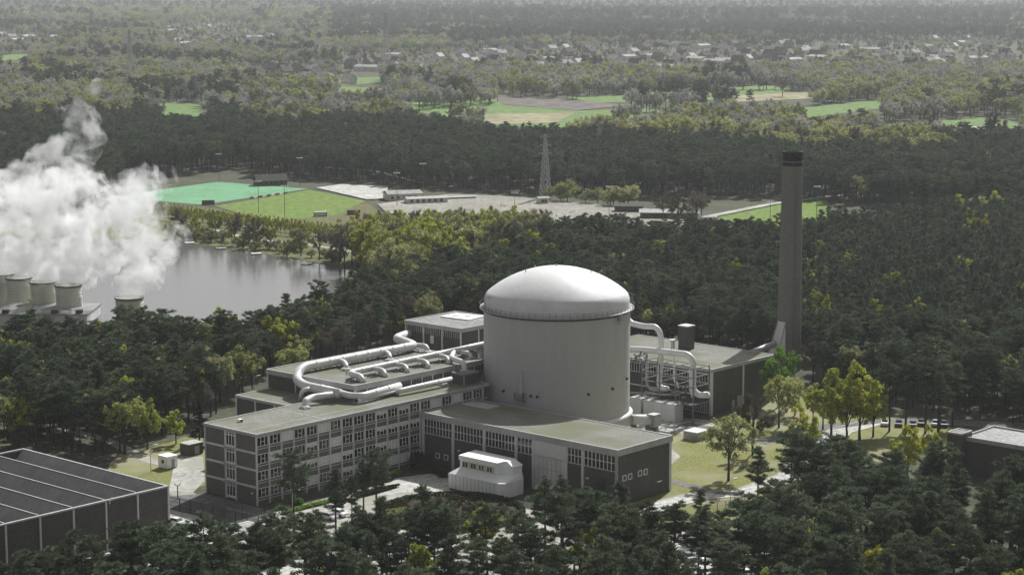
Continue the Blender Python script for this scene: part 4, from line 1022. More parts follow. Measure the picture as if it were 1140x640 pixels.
# supports, trays and dampers under the ducts
def frames(label,a,b,n_,h,zb,w=1.0):
    root=site('pipe_trestle',a.x,a.y,label,'pipe trestle',z=zb)
    for k in range(n_):
        c=a.lerp(b,k/(n_-1)); m_=MB(); d=(b-a).normalized(); s=Vector((-d.y,d.x,0))*w
        for t in (-1,1): q=c+s*t; m_.box(q.x-.07,q.x+.07,q.y-.07,q.y+.07,zb,zb+h)
        m_.tube([c-s+Vector((0,0,0)),c+s],.08,4) if False else None
        q0=c-s;q1=c+s; m_.tube([(q0.x,q0.y,zb+h),(q1.x,q1.y,zb+h)],.08,4); m_.build('trestle_frame','darksteel',root)
    rl_=MB(); 
    for t in (-.6,.6): s_=s*t; rl_.tube([(a.x+s_.x,a.y+s_.y,zb+h*.5),(b.x+s_.x,b.y+s_.y,zb+h*.5)],.07,4)
    rl_.build('rail','darksteel',root); return root
frames('dark trestle carrying the longest roof duct on the hall roof',big[3],big[4],12,.55,18.4,1.0)
frames('dark trestle under the low duct along the office roof',rg6(430,412,15.2),rg6(672,368,15.2),8,1.0,15.0,.7)
frames('dark trestle under the thin duct to the stair head',rg6(660,392,15.2),rg6(905,336,15.2),7,.7,15.0,.5)
frames('dark trestle under the comb duct on the hall roof',rg6(440,312,18.5),rg6(885,216,18.5),10,.5,18.4,.7)
for k,(a,b) in enumerate(((470,345),(570,318),(665,296),(762,276),(856,256),(958,236))):
    p=rg6(a,b,18.5); rt=site('damper_tray',p.x,p.y,'dark damper tray at the foot of a branch of the comb duct','damper tray','damper trays under the comb duct',z=18.4)
    m_=MB()
    for s in (-.9,.9): m_.box(p.x-2.4,p.x+1.8,p.y+s-.05,p.y+s+.05,18.5,18.75)
    for s in (-2.4,-1,.4,1.8): m_.box(p.x+s-.05,p.x+s+.05,p.y-.9,p.y+.9,18.5,18.7)
    m_.build('frame','darksteel',rt); MB().lathe([(.45,18.4),(.45,19.0),(.2,19.2),(.01,19.25)],12,p.x-.3,p.y).build('damper','steel',rt)
for px,py,z in ((430,292,18.45),(628,250,18.45),(800,214,18.45),(243,465,15.02),(872,362,15.02)):
    p=rg6(px,py,z); rt=site('duct_curb',p.x,p.y,'pale square curb where a duct enters the roof','duct curb','duct curbs on the plant roofs',z=z-.05)
    MB().box(p.x-.95,p.x+.95,p.y-.95,p.y+.95,z-.05,z+.3).build('curb','concrete',rt); MB().lathe([(.8,z+.3),(.8,z+.5),(.4,z+.55)],14,p.x,p.y).build('collar','duct',rt)
# vertical pipes between hall and reactor
VP=site('riser_pipe',80,4,'dark riser pipe dropping down the gap between the duct hall and the reactor','riser pipe')
MB().tube(round_path([rg6(1012,195,20),rg6(1040,205,20),rg6(1046,240,18),rg6(1042,420,10)],1.5),.6,12).build('pipe','duct_grey',VP,True)
MB().tube(round_path([rg6(1060,300,14),rg6(1025,325,14),rg6(1020,425,9)],1.2),.5,12).build('pipe','duct_grey',VP,True)
p=rg6(1048,385,11.5); RT=site('round_vessel',p.x,p.y,'small upright grey vessel in the gap beside the reactor','vessel')
MB().lathe([(.01,8.6),(.8,8.9),(1.05,9.6),(1.05,13),(.8,13.7),(.01,14)],20,p.x,p.y).build('shell','duct_grey',RT,True)
MB().box(p.x-.6,p.x+.6,p.y-.6,p.y+.6,0,8.8).build('support','steel',RT)
# pipe rack on the right
def rk(x,y,u): return LU(690+x/4.924,350+y/4.924,u)
ru0,ru1=123.5,130.0
PK=site('pipe_rack',ru0,-16,'open steel pipe rack standing between the reactor and the pump building','pipe rack')
vf=[rk(x,300,ru0).y for x in (122,218,308,405)]; vb=[rk(x,300,ru1).y for x in (310,395,490)]
ztop=13.6
for v in vf: MB().box(ru0-.13,ru0+.13,v-.13,v+.13,0,ztop-.4).build('post','steel',PK)
for v in vf: MB().box(ru1-.13,ru1+.13,v-.13,v+.13,0,ztop-.4).build('post','steel',PK)
bm_=MB()
for zz in (4.2,8.6,11.0,ztop-.4):
    for u in (ru0,ru1): bm_.box(u-.1,u+.1,vf[-1],vf[0],zz,zz+.2)
    for v in vf: bm_.box(ru0,ru1,v-.1,v+.1,zz+.21,zz+.4)
bm_.build('beam','steel',PK)
gr=MB()
for k in range(8): zz=4.45; u=ru0+.4+k*.8; gr.box(u,u+.25,vf[-1],vf[0],zz,zz+.06)
gr.box(ru0,ru1,vf[-1],vf[0],4.4,4.45); gr.build('platform','darksteel',PK)
um=126.5
def pk(*pts,u=um): return [rk(a,b,u) for a,b in pts]
duct('white pipe arching high out of the reactor and down into the pipe rack',[pk((40,20),(62,48),(130,66),(196,66),(222,100),(230,185),(215,400),(262,408))],.72,0,name='process_pipe',cat='pipe',rad=1.8)
duct('large white pipe crossing the pipe rack and turning down at its right end',[pk((30,190),(130,192),(370,218),(402,250),(400,410),(430,442),(485,440),u=125)],.8,0,name='process_pipe',cat='pipe',rad=2.2)
duct('thin grey pipe dropping in the rear of the pipe rack',[pk((148,200),(148,385),(172,414),(240,420),u=129)],.42,0,'duct_grey','process_pipe','pipe',rad=1.4)
duct('thin white pipe dropping in the middle of the pipe rack',[pk((300,215),(300,360),(318,390),u=128)],.36,0,'duct','process_pipe','pipe',rad=1)
duct('thin white pipe beside the right post of the pipe rack',[pk((385,300),(388,420),(402,455),u=127)],.36,0,'duct','process_pipe','pipe',rad=1)
duct('horizontal grey pipe low in the pipe rack',[pk((60,430),(240,440),(330,440),u=127)],.35,0,'duct_grey','process_pipe','pipe',rad=1)
cl=site('valve_cluster',um,0,'cluster of dark valves and small pipes beside the reactor in the pipe rack','valve cluster')
rv_=random.Random(3)
for k in range(10):
    a=rk(60+rv_.uniform(0,80),205+rv_.uniform(0,70),124.5+rv_.uniform(-1,1)); m_=MB(); b=a+Vector((rv_.uniform(-1,1),rv_.uniform(-2,2),rv_.uniform(-1.2,1.2))); m_.tube([a,b],rv_.uniform(.12,.25),8)
    m_.tube([b,b+Vector((0,0,.9))],.08,6); m_.lathe([(.4,b.z+.9),(.4,b.z+.98),(.05,b.z+1)],12,b.x,b.y); m_.build('valve','steel',cl)
for k in range(9):
    a=rk(250+rv_.uniform(0,180),395+rv_.uniform(0,60),126+rv_.uniform(-1,1)); m_=MB(); b=a+Vector((0,rv_.uniform(-1.6,1.6),rv_.uniform(-.6,.6))); m_.tube([a,b],rv_.uniform(.2,.4),8); m_.tube([a,a+Vector((0,0,-1.2))],.1,6); m_.build('valve','steel',cl)
for k,(xa,xb,ya,yb) in enumerate(((55,115,455,520),(130,300,470,540))):
    a=rk(xa,yb,ru0-2.2-k*.4); b=rk(xb,yb,ru0-2.2-k*.4); t=site('concrete_tank',a.x,a.y,('smaller','larger')[k]+' low pale concrete shielding tank in front of the pipe rack','tank')
    zt_=max(2.6,rk(xa,ya,a.x).z); MB().box(a.x,a.x+3.5,b.y,a.y,0,zt_).build('wall','concrete',t); MB().box(a.x-.1,a.x+3.6,b.y-.1,a.y+.1,zt_,zt_+.15).build('lid','fascia',t)
# concrete box and slabs on the yard
q=L(770.5,487,0); cb=site('concrete_box',q.x,q.y,'low pale concrete box standing alone on the lawn','concrete box')
MB().box(q.x-2.4,q.x+2.2,q.y-3.2,q.y+.8,0,1.9).build('body','paving',cb); MB().box(q.x-2.5,q.x+2.3,q.y-3.3,q.y+.9,1.9,2.05).build('lid','concrete',cb)
for k,(x,y) in enumerate(((737,470),(745,474),(731,476),(741,480))):
    q=L(x,y,0); cb=site('hatch_slab',q.x,q.y,'flat concrete hatch slab on the yard beside the air lock vessel','slab','hatch slabs beside the air lock'); MB().box(q.x-1.4,q.x+1.4,q.y-2,q.y+2,0,.35).build('slab','paving',cb); MB().box(q.x-.3,q.x+.3,q.y-.05,q.y+.05,.35,.5).build('lifting_eye','darksteel',cb)
# huts by the office
def hut(px,py,w,d,h,wall,roof,label,win=True):
    q=L(px,py,0); t=site('site_hut',q.x,q.y,label,'hut'); MB().box(q.x-w/2,q.x+w/2,q.y-d/2,q.y+d/2,.15,h).build('wall',wall,t); MB().box(q.x-w/2-.12,q.x+w/2+.12,q.y-d/2-.12,q.y+d/2+.12,h,h+.18).build('roof',roof,t)
    MB().box(q.x-w/2-.03,q.x-w/2,q.y-.5,q.y+.4,1.2,2.0).build('window','glass',t); MB().box(q.x-w*.1,q.x+w*.22,q.y-d/2-.04,q.y-d/2,.2,2.1).build('door','fascia',t)
    MB().box(q.x-w/2+.2,q.x+w/2-.2,q.y-d/2+.1,q.y+d/2-.1,0,.15).build('skid','darksteel',t)
hut(187,520,2.9,3.2,2.7,'cladding','white','white site hut with a round window on the grass left of the office block')
hut(213.5,505,4.2,3.2,2.6,'brownsheet','greytile','brown site hut with a light roof behind the white one')
# low buildings and cars in the near yard
def lowb(px,py,w,d,h,wall,roof,label):
    q=L(px,py,0); t=site('low_shed',q.x,q.y,label,'shed'); MB().box(q.x-w/2,q.x+w/2,q.y-d/2,q.y+d/2,0,h).build('wall',wall,t); flat_roof(t,q.x-w/2,q.x+w/2,q.y-d/2,q.y+d/2,h+.3,.3,roof,'concrete',.15,.06)
lowb(270,606,9,7,2.8,'brownsheet','paleroof','low shed with a bright flat roof in the near yard')
lowb(288,625,10,9,2.8,'brownsheet','paleroof','second low shed with a bright flat roof, partly under the near pines')
lowb(96,634,7,5,2.6,'brownsheet','paleroof','small shed with a white roof against the big dark hall')
# cooling towers
ct=[(145,372,331),(77,352,319),(49,348,314),(22,343,310),(4,338,306)]
names=['lone round steaming cooling tower standing apart on the right of its row','cooling tower nearest the lone one, rightmost of the four in a row','second cooling tower from the right in the row of four','third cooling tower from the right in the row of four','cooling tower cut by the edge of the photo, last of the row']
CTW=[]
for (x,y,yt),nm in zip(ct,names):
    p=at(x,y); h=10.2 if x<100 else 11.4; r=4.25
    e=empty('cooling_tower',(p.x,p.y,0),0,nm,'cooling tower','steaming cooling towers'); CTW.append((p.x,p.y,h)); del e['group']
    MB().lathe([(r*1.16,0),(r*1.12,1.2),(r*.98,2.8),(r*.93,4.5),(r*.94,7),(r,h),(r*.96,h),(r*.9,h-2),(r*.8,3)],48).build('shell','tower',e,True)
    MB().lathe([(r*1.0,h-.35),(r*1.06,h-.3),(r*1.06,h+.05),(r*.95,h+.06)],48).build('rim','darksteel',e)
    bt=MB()
    for k in range(8): zz=1.6+k*(h-2.2)/8; rr_=r*(1.0 if zz>6 else 1.01); bt.lathe([(r*.955+.12*abs(zz-5)/5,zz),(r*.97+.16*abs(zz-5)/5,zz+.05),(r*.955+.12*abs(zz-5)/5,zz+.1)],48)
    bt.build('hoop','concrete',e)
    MB().lathe([(.6,h-3.2),(.6,h-2.4),(.1,h-2.2)],12).build('fan_hub','steel',e)
    db=MB(); db.box(r*.75,r*1.05,-1.0,-.3,3.2,6.6); db.build('service_door','white',e)
p0=at(-40,362);p1=at(97,362)
bs=empty('tower_basin_building',(p0.x,p0.y,0),math.atan2(p1.y-p0.y,p1.x-p0.x),'low concrete basin building along the foot of the row of cooling towers','basin building')
ln=(p1-p0).length
MB().box(0,ln,0,22,0,3.2).build('wall','concrete',bs); MB().box(-.3,ln+.3,-.3,22.3,3.2,3.5).build('roof','felt',bs)
for k in range(9): MB().box(2+k*ln/9,2.35+k*ln/9,-.12,0,0,3.2).build('pilaster','fascia',bs)
for k in range(5): MB().box(4+k*ln/5,6+k*ln/5,1,3,3.5,4.6).build('roof_hatch','darksteel',bs)
p0=at(150,374);b2=empty('pump_pit',(p0.x,p0.y,0),.1,'pale low pump pit to the right of the lone cooling tower','pump pit')
MB().box(2,14,-2,6,0,1.6).build('wall','paving',b2); MB().box(1.8,14.2,-2.2,6.2,1.6,1.8).build('cover','paleroof',b2)
p0=at(41,352); hy=empty('yellow_hydrant',(p0.x,p0.y-8,3.5),0,'small yellow valve post between two cooling towers','valve post')
MB().lathe([(.25,0),(.25,2.6),(.6,2.7),(.6,3.4),(.1,3.6)],12).build('post','cream',hy); MB().box(-1.4,1.4,-.12,.12,2.9,3.15).build('arm','cream',hy)
# --- sports grounds
def shed(px,py,w,d,h,rh,wall,roof,label,name='clubhouse',rz=0.35,cat='building',wins=True):
    p=at(px,py); e=empty(name,(p.x,p.y,0),rz,label,cat)
    MB().box(-w/2,w/2,-d/2,d/2,0,h).build('wall',wall,e)
    r=MB()
    for s in (-1,1): r.hexa([(-w/2-.6,s*(d/2+.6),h-.2),(w/2+.6,s*(d/2+.6),h-.2),(w/2+.6,0,h+rh),(-w/2-.6,0,h+rh)],[(-w/2-.6,s*(d/2+.6),h+.02),(w/2+.6,s*(d/2+.6),h+.02),(w/2+.6,0,h+rh+.22),(-w/2-.6,0,h+rh+.22)])
    r.build('roof',roof,e)
    if wins:
        for k in range(max(2,int(w/3))): x=-w/2+1.2+k*(w-2)/max(2,int(w/3)); MB().box(x,x+1.3,-d/2-.04,-d/2,.9,2.2).build('window','glass',e)
    return e
shed(301,206,16,9,2.6,3,'brownsheet','tile','brown wooden clubhouse with a dark gable roof behind the green turf pitch')
shed(448,222,17,10,3.2,1.2,'render','paleroof','white sports pavilion with dark windows by the sandy yard')
shed(474,226,20,7,2.6,.5,'render','greytile','long white hut in front of the sports pavilion')
shed(505,222,22,3,1.2,.2,'greytile','greytile','low grey shelter strip beside the white huts',wins=False)
shed(604,227,5,4,3,.4,'render','paleroof','tiny white judge cabin at the back of the sandy yard','judge_cabin')
shed(745,243,26,9,3.0,1.0,'brownsheet','greytile','long dark stable shed behind the bare trees','stable',-.1)
shed(700,236,13,6,3,.6,'brownsheet','tile','small dark shed left of the long stable','stable',-.1)
shed(786,268,17,11,3.6,5.0,'render','tile','house with a steep dark roof and white dormer among pines','house',-.25,'house')
shed(772,272,8,7,3.2,.5,'render','paleroof','flat white extension in front of the steep roofed house','house',-.25,'house')
shed(838,270,14,9,3,4,'housebrick','tile','dark roofed house half hidden left of the stack','house',.1,'house')
shed(735,268,9,7,2.5,.3,'render','paleroof','flat white roofed hut among pines right of the sandy yard','hut',.1,'hut')
shed(788,247,7,3,2.2,.3,'render','paleroof','white caravan parked beside the green field','caravan',.2,'caravan')
# dugouts, boards, jumps
p=at(320,216); q=at(340,210.5)
for k in range(9):
    c=at(280,221.8).lerp(at(318,216.5),k/8); e=empty('advert_board',(c.x,c.y,0),math.atan2((q-p).y,(q-p).x),'alternately dark and white board along the edge between the two pitches','board','boards between the two pitches')
    MB().box(-1.9,1.9,-.06,.06,.25,1.2).build('panel',('darksteel','white')[k%2],e); MB().box(-1.6,-1.5,-.04,.04,0,.25).build('leg','steel',e); MB().box(1.5,1.6,-.04,.04,0,.25).build('leg','steel',e)
for x,y,l_ in ((357,241,'white player shelter at the near corner of the grass pitch'),(394,239,'dark player shelter at the near right of the grass pitch'),(232,228,'small dark player shelter by the corner of the turf pitch')):
    c=at(x,y); e=empty('player_shelter',(c.x,c.y,0),.3,l_,'shelter'); MB().box(-3,3,-.1,1.3,2.0,2.12).build('roof','white' if 'white' in l_ else 'darksteel',e); MB().box(-3,3,1.2,1.3,0,2.0).build('back','white' if 'white' in l_ else 'steel',e); MB().box(-3,-2.9,0,1.2,0,2).build('side','steel',e); MB().box(2.9,3,0,1.2,0,2).build('side','steel',e)
def goal(p,rz,l_):
    e=empty('goal',p,rz,l_,'goal','goals of the two pitches'); m_=MB(); m_.tube([(-1.83,0,0),(-1.83,0,2.2),(1.83,0,2.2),(1.83,0,0)],.07,5); m_.build('frame','white',e); n_=MB(); n_.tube([(-1.83,0,2.2),(-1.83,1.2,0),(1.83,1.2,0),(1.83,0,2.2)],.04,4); n_.build('net_support','steel',e)
gm=pA.lerp(pB,.5).lerp(pD.lerp(pC,.5),.5)
goal((pA.lerp(pD,.5)).lerp(pB.lerp(pC,.5),.05),math.atan2((pD-pA).y,(pD-pA).x),'white goal of the green turf pitch or the grass pitch beside it'); goal((pA.lerp(pD,.5)).lerp(pB.lerp(pC,.5),.95),math.atan2((pD-pA).y,(pD-pA).x),'white goal of the green turf pitch or the grass pitch beside it')
for k,(x,y) in enumerate(((522,234),(545,238),(552,234),(596,240),(610,238),(624,240),(637,236),(645,243),(655,240),(668,246),(676,240),(584,236),(560,229),(690,248))):
    c=at(x,y+2); e=empty('show_jump',(c.x,c.y,0),k*.7,'pale horse jump standing on the sandy riding yard','show jump','horse jumps on the sandy yard'); m_=MB()
    for s in (-2,2): m_.box(s-.35,s+.35,-.06,.06,0,1.6)
    m_.build('wing','white',e); b_=MB()
    for zz in (.4,.8,1.2): b_.tube([(-1.7,0,zz),(1.7,0,zz)],.09,6)
    b_.build('pole',('cream','white')[k%2],e)
def mast(px,py,h,l_,head=True,name='floodlight_mast',cat='floodlight'):
    c=at(px,py); e=empty(name,(c.x,c.y,0),.2,l_,cat); MB().tube([(0,0,0),(0,0,h)],[.16,.09],8).build('pole','steel',e)
    MB().box(-1.6,1.6,-.05,.05,h-.1,h).build('crossbar','steel',e)
    for s in (-1.3,-.45,.45,1.3): MB().hexa([(s-.3,-.35,h-.2),(s+.3,-.35,h-.2),(s+.25,.15,h-.2),(s-.25,.15,h-.2)],[(s-.3,-.2,h+.35),(s+.3,-.2,h+.35),(s+.25,.15,h+.35),(s-.25,.15,h+.35)]).build('floodlight','white',e)
for a in ((334,208,15,'floodlight mast at the right end of the turf pitch'),(288,238,15,'floodlight mast on the near side of the pitches, left of two'),(317,244,15,'floodlight mast on the near side of the pitches, right of two'),(442,230,16,'floodlight mast left of the white sports pavilion'),(471,218,16,'floodlight mast behind the white sports pavilion'),(573,250,14,'floodlight mast on the near edge of the sandy yard'),(678,248,16,'floodlight mast at the right of the sandy yard'),(857,262,14,'floodlight mast on the green field left of the stack'),(909,242,14,'floodlight mast on the green field right of the stack'),(244,203,15,'floodlight mast at the far corner of the turf pitch')): mast(*a)
def lamp(px,py,h,l_):
    c=at(px,py); e=empty('street_lamp',(c.x,c.y,0),.6,l_,'street lamp'); MB().tube([(0,0,0),(0,0,h-.4),(.2,0,h),(1.3,0,h+.15)],[.09,.07,.06,.05],8).build('pole','concrete',e,True); MB().hexa([(.9,-.16,h+.02),(1.9,-.16,h+.12),(1.9,.16,h+.12),(.9,.16,h+.02)],[(.9,-.12,h+.25),(1.9,-.1,h+.3),(1.9,.1,h+.3),(.9,.12,h+.25)]).build('lamp_head','white',e)
for a in ((168,526,6,'street lamp beside the white site hut'),(813,566,6,'street lamp on the road below the lawn'),(326,580,6,'street lamp before the office front, half hidden by pines'),(283,440,5,'lamp post rising behind the left end of the duct hall'),(850,402,6,'thin lamp post behind the pump building roof')): lamp(*a)
# lattice pylons
def pylon(px,py,h,l_,w=5.2,arms=3):
    c=at(px,py); e=empty('pylon',(c.x,c.y,0),.5,l_,'pylon'); m_=MB(); t=max(.16,c.y/1016*.2)
    def hw(z): f=z/h; return w/2*(1-f)**1.0*.9+.35 if f<1 else .35
    ns=12; zs=[h*(1-(1-k/ns)**1.25) for k in range(ns+1)]
    cn=((-1,-1),(1,-1),(1,1),(-1,1))
    for a,b in zip(zs[:-1],zs[1:]):
        for i in range(4):
            x,y=cn[i]; x2,y2=cn[(i+1)%4]
            m_.tube([(x*hw(a),y*hw(a),a),(x*hw(b),y*hw(b),b)],t*.8,4,False); m_.tube([(x*hw(a),y*hw(a),a),(x2*hw(b),y2*hw(b),b)],t*.5,4,False); m_.tube([(x2*hw(a),y2*hw(a),a),(x*hw(b),y*hw(b),b)],t*.5,4,False); m_.tube([(x*hw(b),y*hw(b),b),(x2*hw(b),y2*hw(b),b)],t*.45,4,False)
    m_.build('lattice_mast','duct_grey',e)
    for k in range(arms):
        z=h*(.97-.13*k); a=MB(); ln_=h*.085*(1+.15*k)
        for s in (-1,1): a.tube([(0,0,z+h*.02),(s*ln_,0,z)],t*.6,4,False); a.tube([(0,0,z-h*.02),(s*ln_,0,z)],t*.6,4,False); a.tube([(s*ln_,0,z),(s*ln_,0,z-h*.04)],t*.4,4,False)
        a.build('cross_arm','duct_grey',e)
pylon(607,221,31.5,'nearest lattice pylon, behind the sandy riding yard',4.4); pylon(667,178,22,'small lattice pylon in the pine belt right of the nearest one',4)
pylon(430,70,64,'tall far lattice pylon at the left end of the village',10); pylon(145,88,52,'far lattice pylon above the steam',9); pylon(692,105,26,'small far pylon at the meadow beyond the poplars',4,2); pylon(1089,108,44,'faint far pylon in the woods at the far right',7)
# greenhouse and bright pond
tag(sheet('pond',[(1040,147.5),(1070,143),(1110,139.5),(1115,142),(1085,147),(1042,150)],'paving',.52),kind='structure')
# jetties on the lake
for k,(x,y) in enumerate(((211,271),(285,283),(341,294),(398,306),(246,277))):
    c=at(x,y); e=empty('fishing_jetty',(c.x,c.y,0),[.2,.3,.3,.5,.2][k],'small wooden fishing jetty on the far bank of the lake','jetty','fishing jetties on the far bank'); MB().box(-2,2,-2,1,.35,.5).build('deck','concrete',e)
    for a,b in ((-1.8,-1.8),(1.8,-1.8),(-1.8,.8),(1.8,.8)): MB().box(a-.08,a+.08,b-.08,b+.08,-.3,.35).build('pile','bark',e)
# ---------------------------------------------------------------- fence
FE=site('security_fence',-27,-9,'tall wire mesh security fence with dark posts between the dark hall and the office block','fence')
fa=L(188,566,0); fb=L(286,588,0)
def fence_run(a,b,n_,h=2.6):
    m_=MB(); d=(b-a)
    for k in range(n_*22): c=a+d*(k/(n_*22)); m_.box(c.x-.015,c.x+.015,c.y-.015,c.y+.015,.1,h)
    for zz in (.1,.9,1.7,h): m_.tube([a+Vector((0,0,zz)),b+Vector((0,0,zz))],.03 if zz<h else .06,4)
    m_.build('mesh_panel','darksteel',FE)
    for k in range(n_+1):
        c=a+d*(k/n_); p_=MB().box(c.x-.06,c.x+.06,c.y-.06,c.y+.06,0,h+.1); p_.tube([c+Vector((0,0,h)),c+Vector((-.5,0,h+.5))],.05,4); p_.tube([c+Vector((0,0,h)),c+Vector((.5,0,h+.5))],.05,4); p_.build('post','darksteel',FE)
    for zz in (h+.25,h+.5): MB().tube([a+Vector((-.4,0,zz)),b+Vector((-.4,0,zz))],.025,4).build('wire','darksteel',FE)
fence_run(L(188,566,0),L(288,588,0),8)
FE=site('road_fence',60,-80,'low wire fence with pale posts along the road below the lawn','fence'); 
def rail(a,b,n_):
    for k in range(n_+1):
        c=a.lerp(b,k/n_); MB().box(c.x-.06,c.x+.06,c.y-.06,c.y+.06,0,1.8).build('post','concrete',FE)
    m_=MB(); 
    for k in range(n_*16): c=a.lerp(b,k/(n_*16)); m_.box(c.x-.01,c.x+.01,c.y-.01,c.y+.01,.1,1.7)
    for zz in (.2,.9,1.7): m_.tube([a+Vector((0,0,zz)),b+Vector((0,0,zz))],.02,4)
    m_.build('mesh_panel','steel',FE)
rail(L(780,572,0),L(835,560,0),6)
for nm,x,y,l_ in (('camera_post',198,556,'dark Y shaped camera post by the white site hut road'),('camera_post',270,576,'dark Y shaped camera post at the office corner')):
    c=at(x,y); e=empty(nm,(c.x,c.y,0),0,l_,'camera post'); MB().tube([(0,0,0),(0,0,3)],.11,6).build('pole','darksteel',e); MB().tube([(-.7,0,3.5),(0,0,2.9),(.7,0,3.5)],.09,5).build('arm','darksteel',e)
# ---------------------------------------------------------------- garden
def leafmass(name,pts_fn,n_,mat,size,rg_,label,cat,kind=None):
    m_=MB()
    for _ in range(n_): p,s=pts_fn(rg_); leafquad(m_,p,rv(rg_)+Vector((0,0,.8)),rg_.uniform(0,6.28),size*rg_.uniform(.6,1.4),size*.6)
    o=m_.build(name,mat); tag(o,label,cat,None,kind); return o
rgd=random.Random(7)
def ringpt(rg_): a=rg_.uniform(0,2*pi); r=GR+rg_.uniform(-.5,.5); return Vector((gc.x+r*math.cos(a),gc.y+r*math.sin(a),rg_.uniform(.1,.9))),1
leafmass('ring_hedge',ringpt,9000,'hedge',.16,rgd,'dark clipped ring hedge round the circular garden','hedge')
clumps=[(rgd.uniform(0,6.28),GR*math.sqrt(rgd.random())*.94,rgd.uniform(.4,1.1)) for _ in range(170)]
def clp(rg_):
    while True:
        a,r,s=rg_.choice(clumps); x,y=r*math.cos(a),r*math.sin(a)
        if x<-1.5 and y<3.0 and (x+8)**2/49+(y+2.0)**2/30<1: continue
        return Vector((gc.x+x,gc.y+y,.1))+Vector((rg_.gauss(0,.45)*s,rg_.gauss(0,.45)*s,abs(rg_.gauss(0,.4))*s)),1
leafmass('garden_shrubs',clp,11000,'shrub',.14,rgd,'dark low shrubs filling the circular garden','shrubs','stuff')
def pale(rg_):
    while True:
        x,y=rg_.uniform(-8,8),rg_.uniform(-8,8)
        if x*x/52+y*y/30<1 and noise.noise(Vector((x*.5,y*.5,3)))>-.32: return Vector((gc.x-7+x*.98,gc.y-1.5+y,.1+rg_.random()*.35)),1
leafmass('pale_ground_cover',pale,9000,'palecover',.15,rgd,'pale yellow green ground cover in the left part of the circular garden','ground cover','stuff')
def bush(px,py,r,h,mat,l_,n_=900,name='bush',w=None):
    c=at(px,py); w=w or r
    e=empty(name,(c.x,c.y,0),ROT,l_,name); m_=MB()
    for _ in range(n_): d=rv(rnd); k=rnd.random()**.4; leafquad(m_,Vector((d.x*w*k,d.y*r*k,h/2+d.z*h/2*k)),rv(rnd)+Vector((0,0,.4)),rnd.uniform(0,6.28),.16,.1)
    m_.build('foliage',mat,e); st_=MB(); 
    for k in range(4): st_.tube([(0,0,0),(rnd.uniform(-.4,.4),rnd.uniform(-.4,.4),h*.7)],.05,4)
    st_.build('stem','bark',e)
bush(331,563,1.3,1.8,'green','round vivid green bush at the office front, right of two'); bush(308,567,1.0,1.3,'green','small vivid green bush at the office front, left of two')
bush(441,530,1.2,1.6,'green','vivid green bush in the corner between office and low hall'); bush(466,523,2.2,4.2,'shrub','dark tall shrub in the inner corner of the courtyard',1500)
bush(484,527,1.2,1.6,'hedge','clipped dark green hedge beside the white pavilion',1800,'hedge',.9); bush(492,531,1.2,1.5,'hedge','clipped hedge block touching the white pavilion',1500,'hedge',.9)
bush(350,563,.8,.8,'green','low green hedge strip along the office front',1800,'hedge',9); bush(420,548,.8,1.0,'hedge','low dark hedge between office front and court paving',2000,'hedge',7)
bush(378,563,1.6,3,'shrub','dark bush before the office wall, left of the broad pine',1000)
# ---------------------------------------------------------------- cars
def car_meshes():
    L_,W_=4.3,1.72
    prof=[(-2.15,.35),(-2.1,.75),(-1.95,.88),(-1.35,.95),(-.75,1.38),(.75,1.42),(1.35,.98),(2.0,.9),(2.13,.7),(2.15,.35)]
    low=[(-2.15,.3),(-2.12,.72),(-1.95,.86),(-1.3,.95),(1.35,.98),(2.0,.88),(2.13,.7),(2.15,.3)]
    b=MB(); n_=len(low)
    b.add([(x,-W_/2,z) for x,z in low]+[(x,W_/2,z) for x,z in low],[tuple(range(n_)),tuple(range(n_,2*n_))[::-1]]+[(i,n_+i,n_+(i+1)%n_,(i+1)%n_) for i in range(n_)])
    rf=MB().hexa([(-.72,-.62,1.37),(.7,-.62,1.40),(.7,.62,1.40),(-.72,.62,1.37)],[(-.65,-.56,1.44),(.62,-.56,1.46),(.62,.56,1.46),(-.65,.56,1.44)])
    gl=MB().hexa([(-1.35,-.78,.94),(1.4,-.78,.97),(1.4,.78,.97),(-1.35,.78,.94)],[(-.74,-.63,1.38),(.72,-.63,1.41),(.72,.63,1.41),(-.74,.63,1.38)])
    wh=MB()
    vs=[]
    wh.tube([(0,-.1,0),(0,.1,0)],.31,14)
    return b,rf,gl,wh
cb_,cr_,cg_,cw_=car_meshes()
cprot={}
for c in ('car_white','car_silver','car_dark','car_grey'):
    cprot[c]=(mesh_of(cb_,'car_body',c),mesh_of(cr_,'car_roof',c))
cgm=mesh_of(cg_,'car_window','glass'); cwm=mesh_of(cw_,'car_wheel','rubber')
def car(p,rz,col,l_,g_):
    e=empty('parked_car',(p.x,p.y,0.08),rz,l_,'car',g_)
    for nm,me in (('body',cprot[col][0]),('roof',cprot[col][1]),('window',cgm)):
        o=bpy.data.objects.new(nm,me); C.objects.link(o); o.parent=e
    for x in (-1.35,1.35):
        for y in (-.78,.78): o=bpy.data.objects.new('wheel',cwm); C.objects.link(o); o.parent=e; o.location=(x,y,.31)
CN={'car_white':'white','car_silver':'silver','car_dark':'black','car_grey':'dark grey'}
cl_=['car_silver','car_dark','car_white','car_grey','car_dark','car_silver']
for r_ in range(3):
    for k in range(9):
        p=at(766,606+r_*17)+Vector((k*2.6,0,0))+Vector((0,-k*.25,0)); col=cl_[(k*5+r_*3)%6]
        car(p,pi/2+.35,col,CN[col]+' car parked in the lower car park glimpsed between the near pines','%s cars in the lower car park'%CN[col])
for k in range(6):
    p=at(985+k*13.2+(k*7%5)*1.2,473.0+(k%3)*.8); col=('car_white','car_dark','car_grey','car_dark','car_silver','car_dark')[k]
    car(p,pi/2-.2,col,CN[col]+' car in the row before the flat brick building at the right','%s cars in the row by the flat brick building'%CN[col])
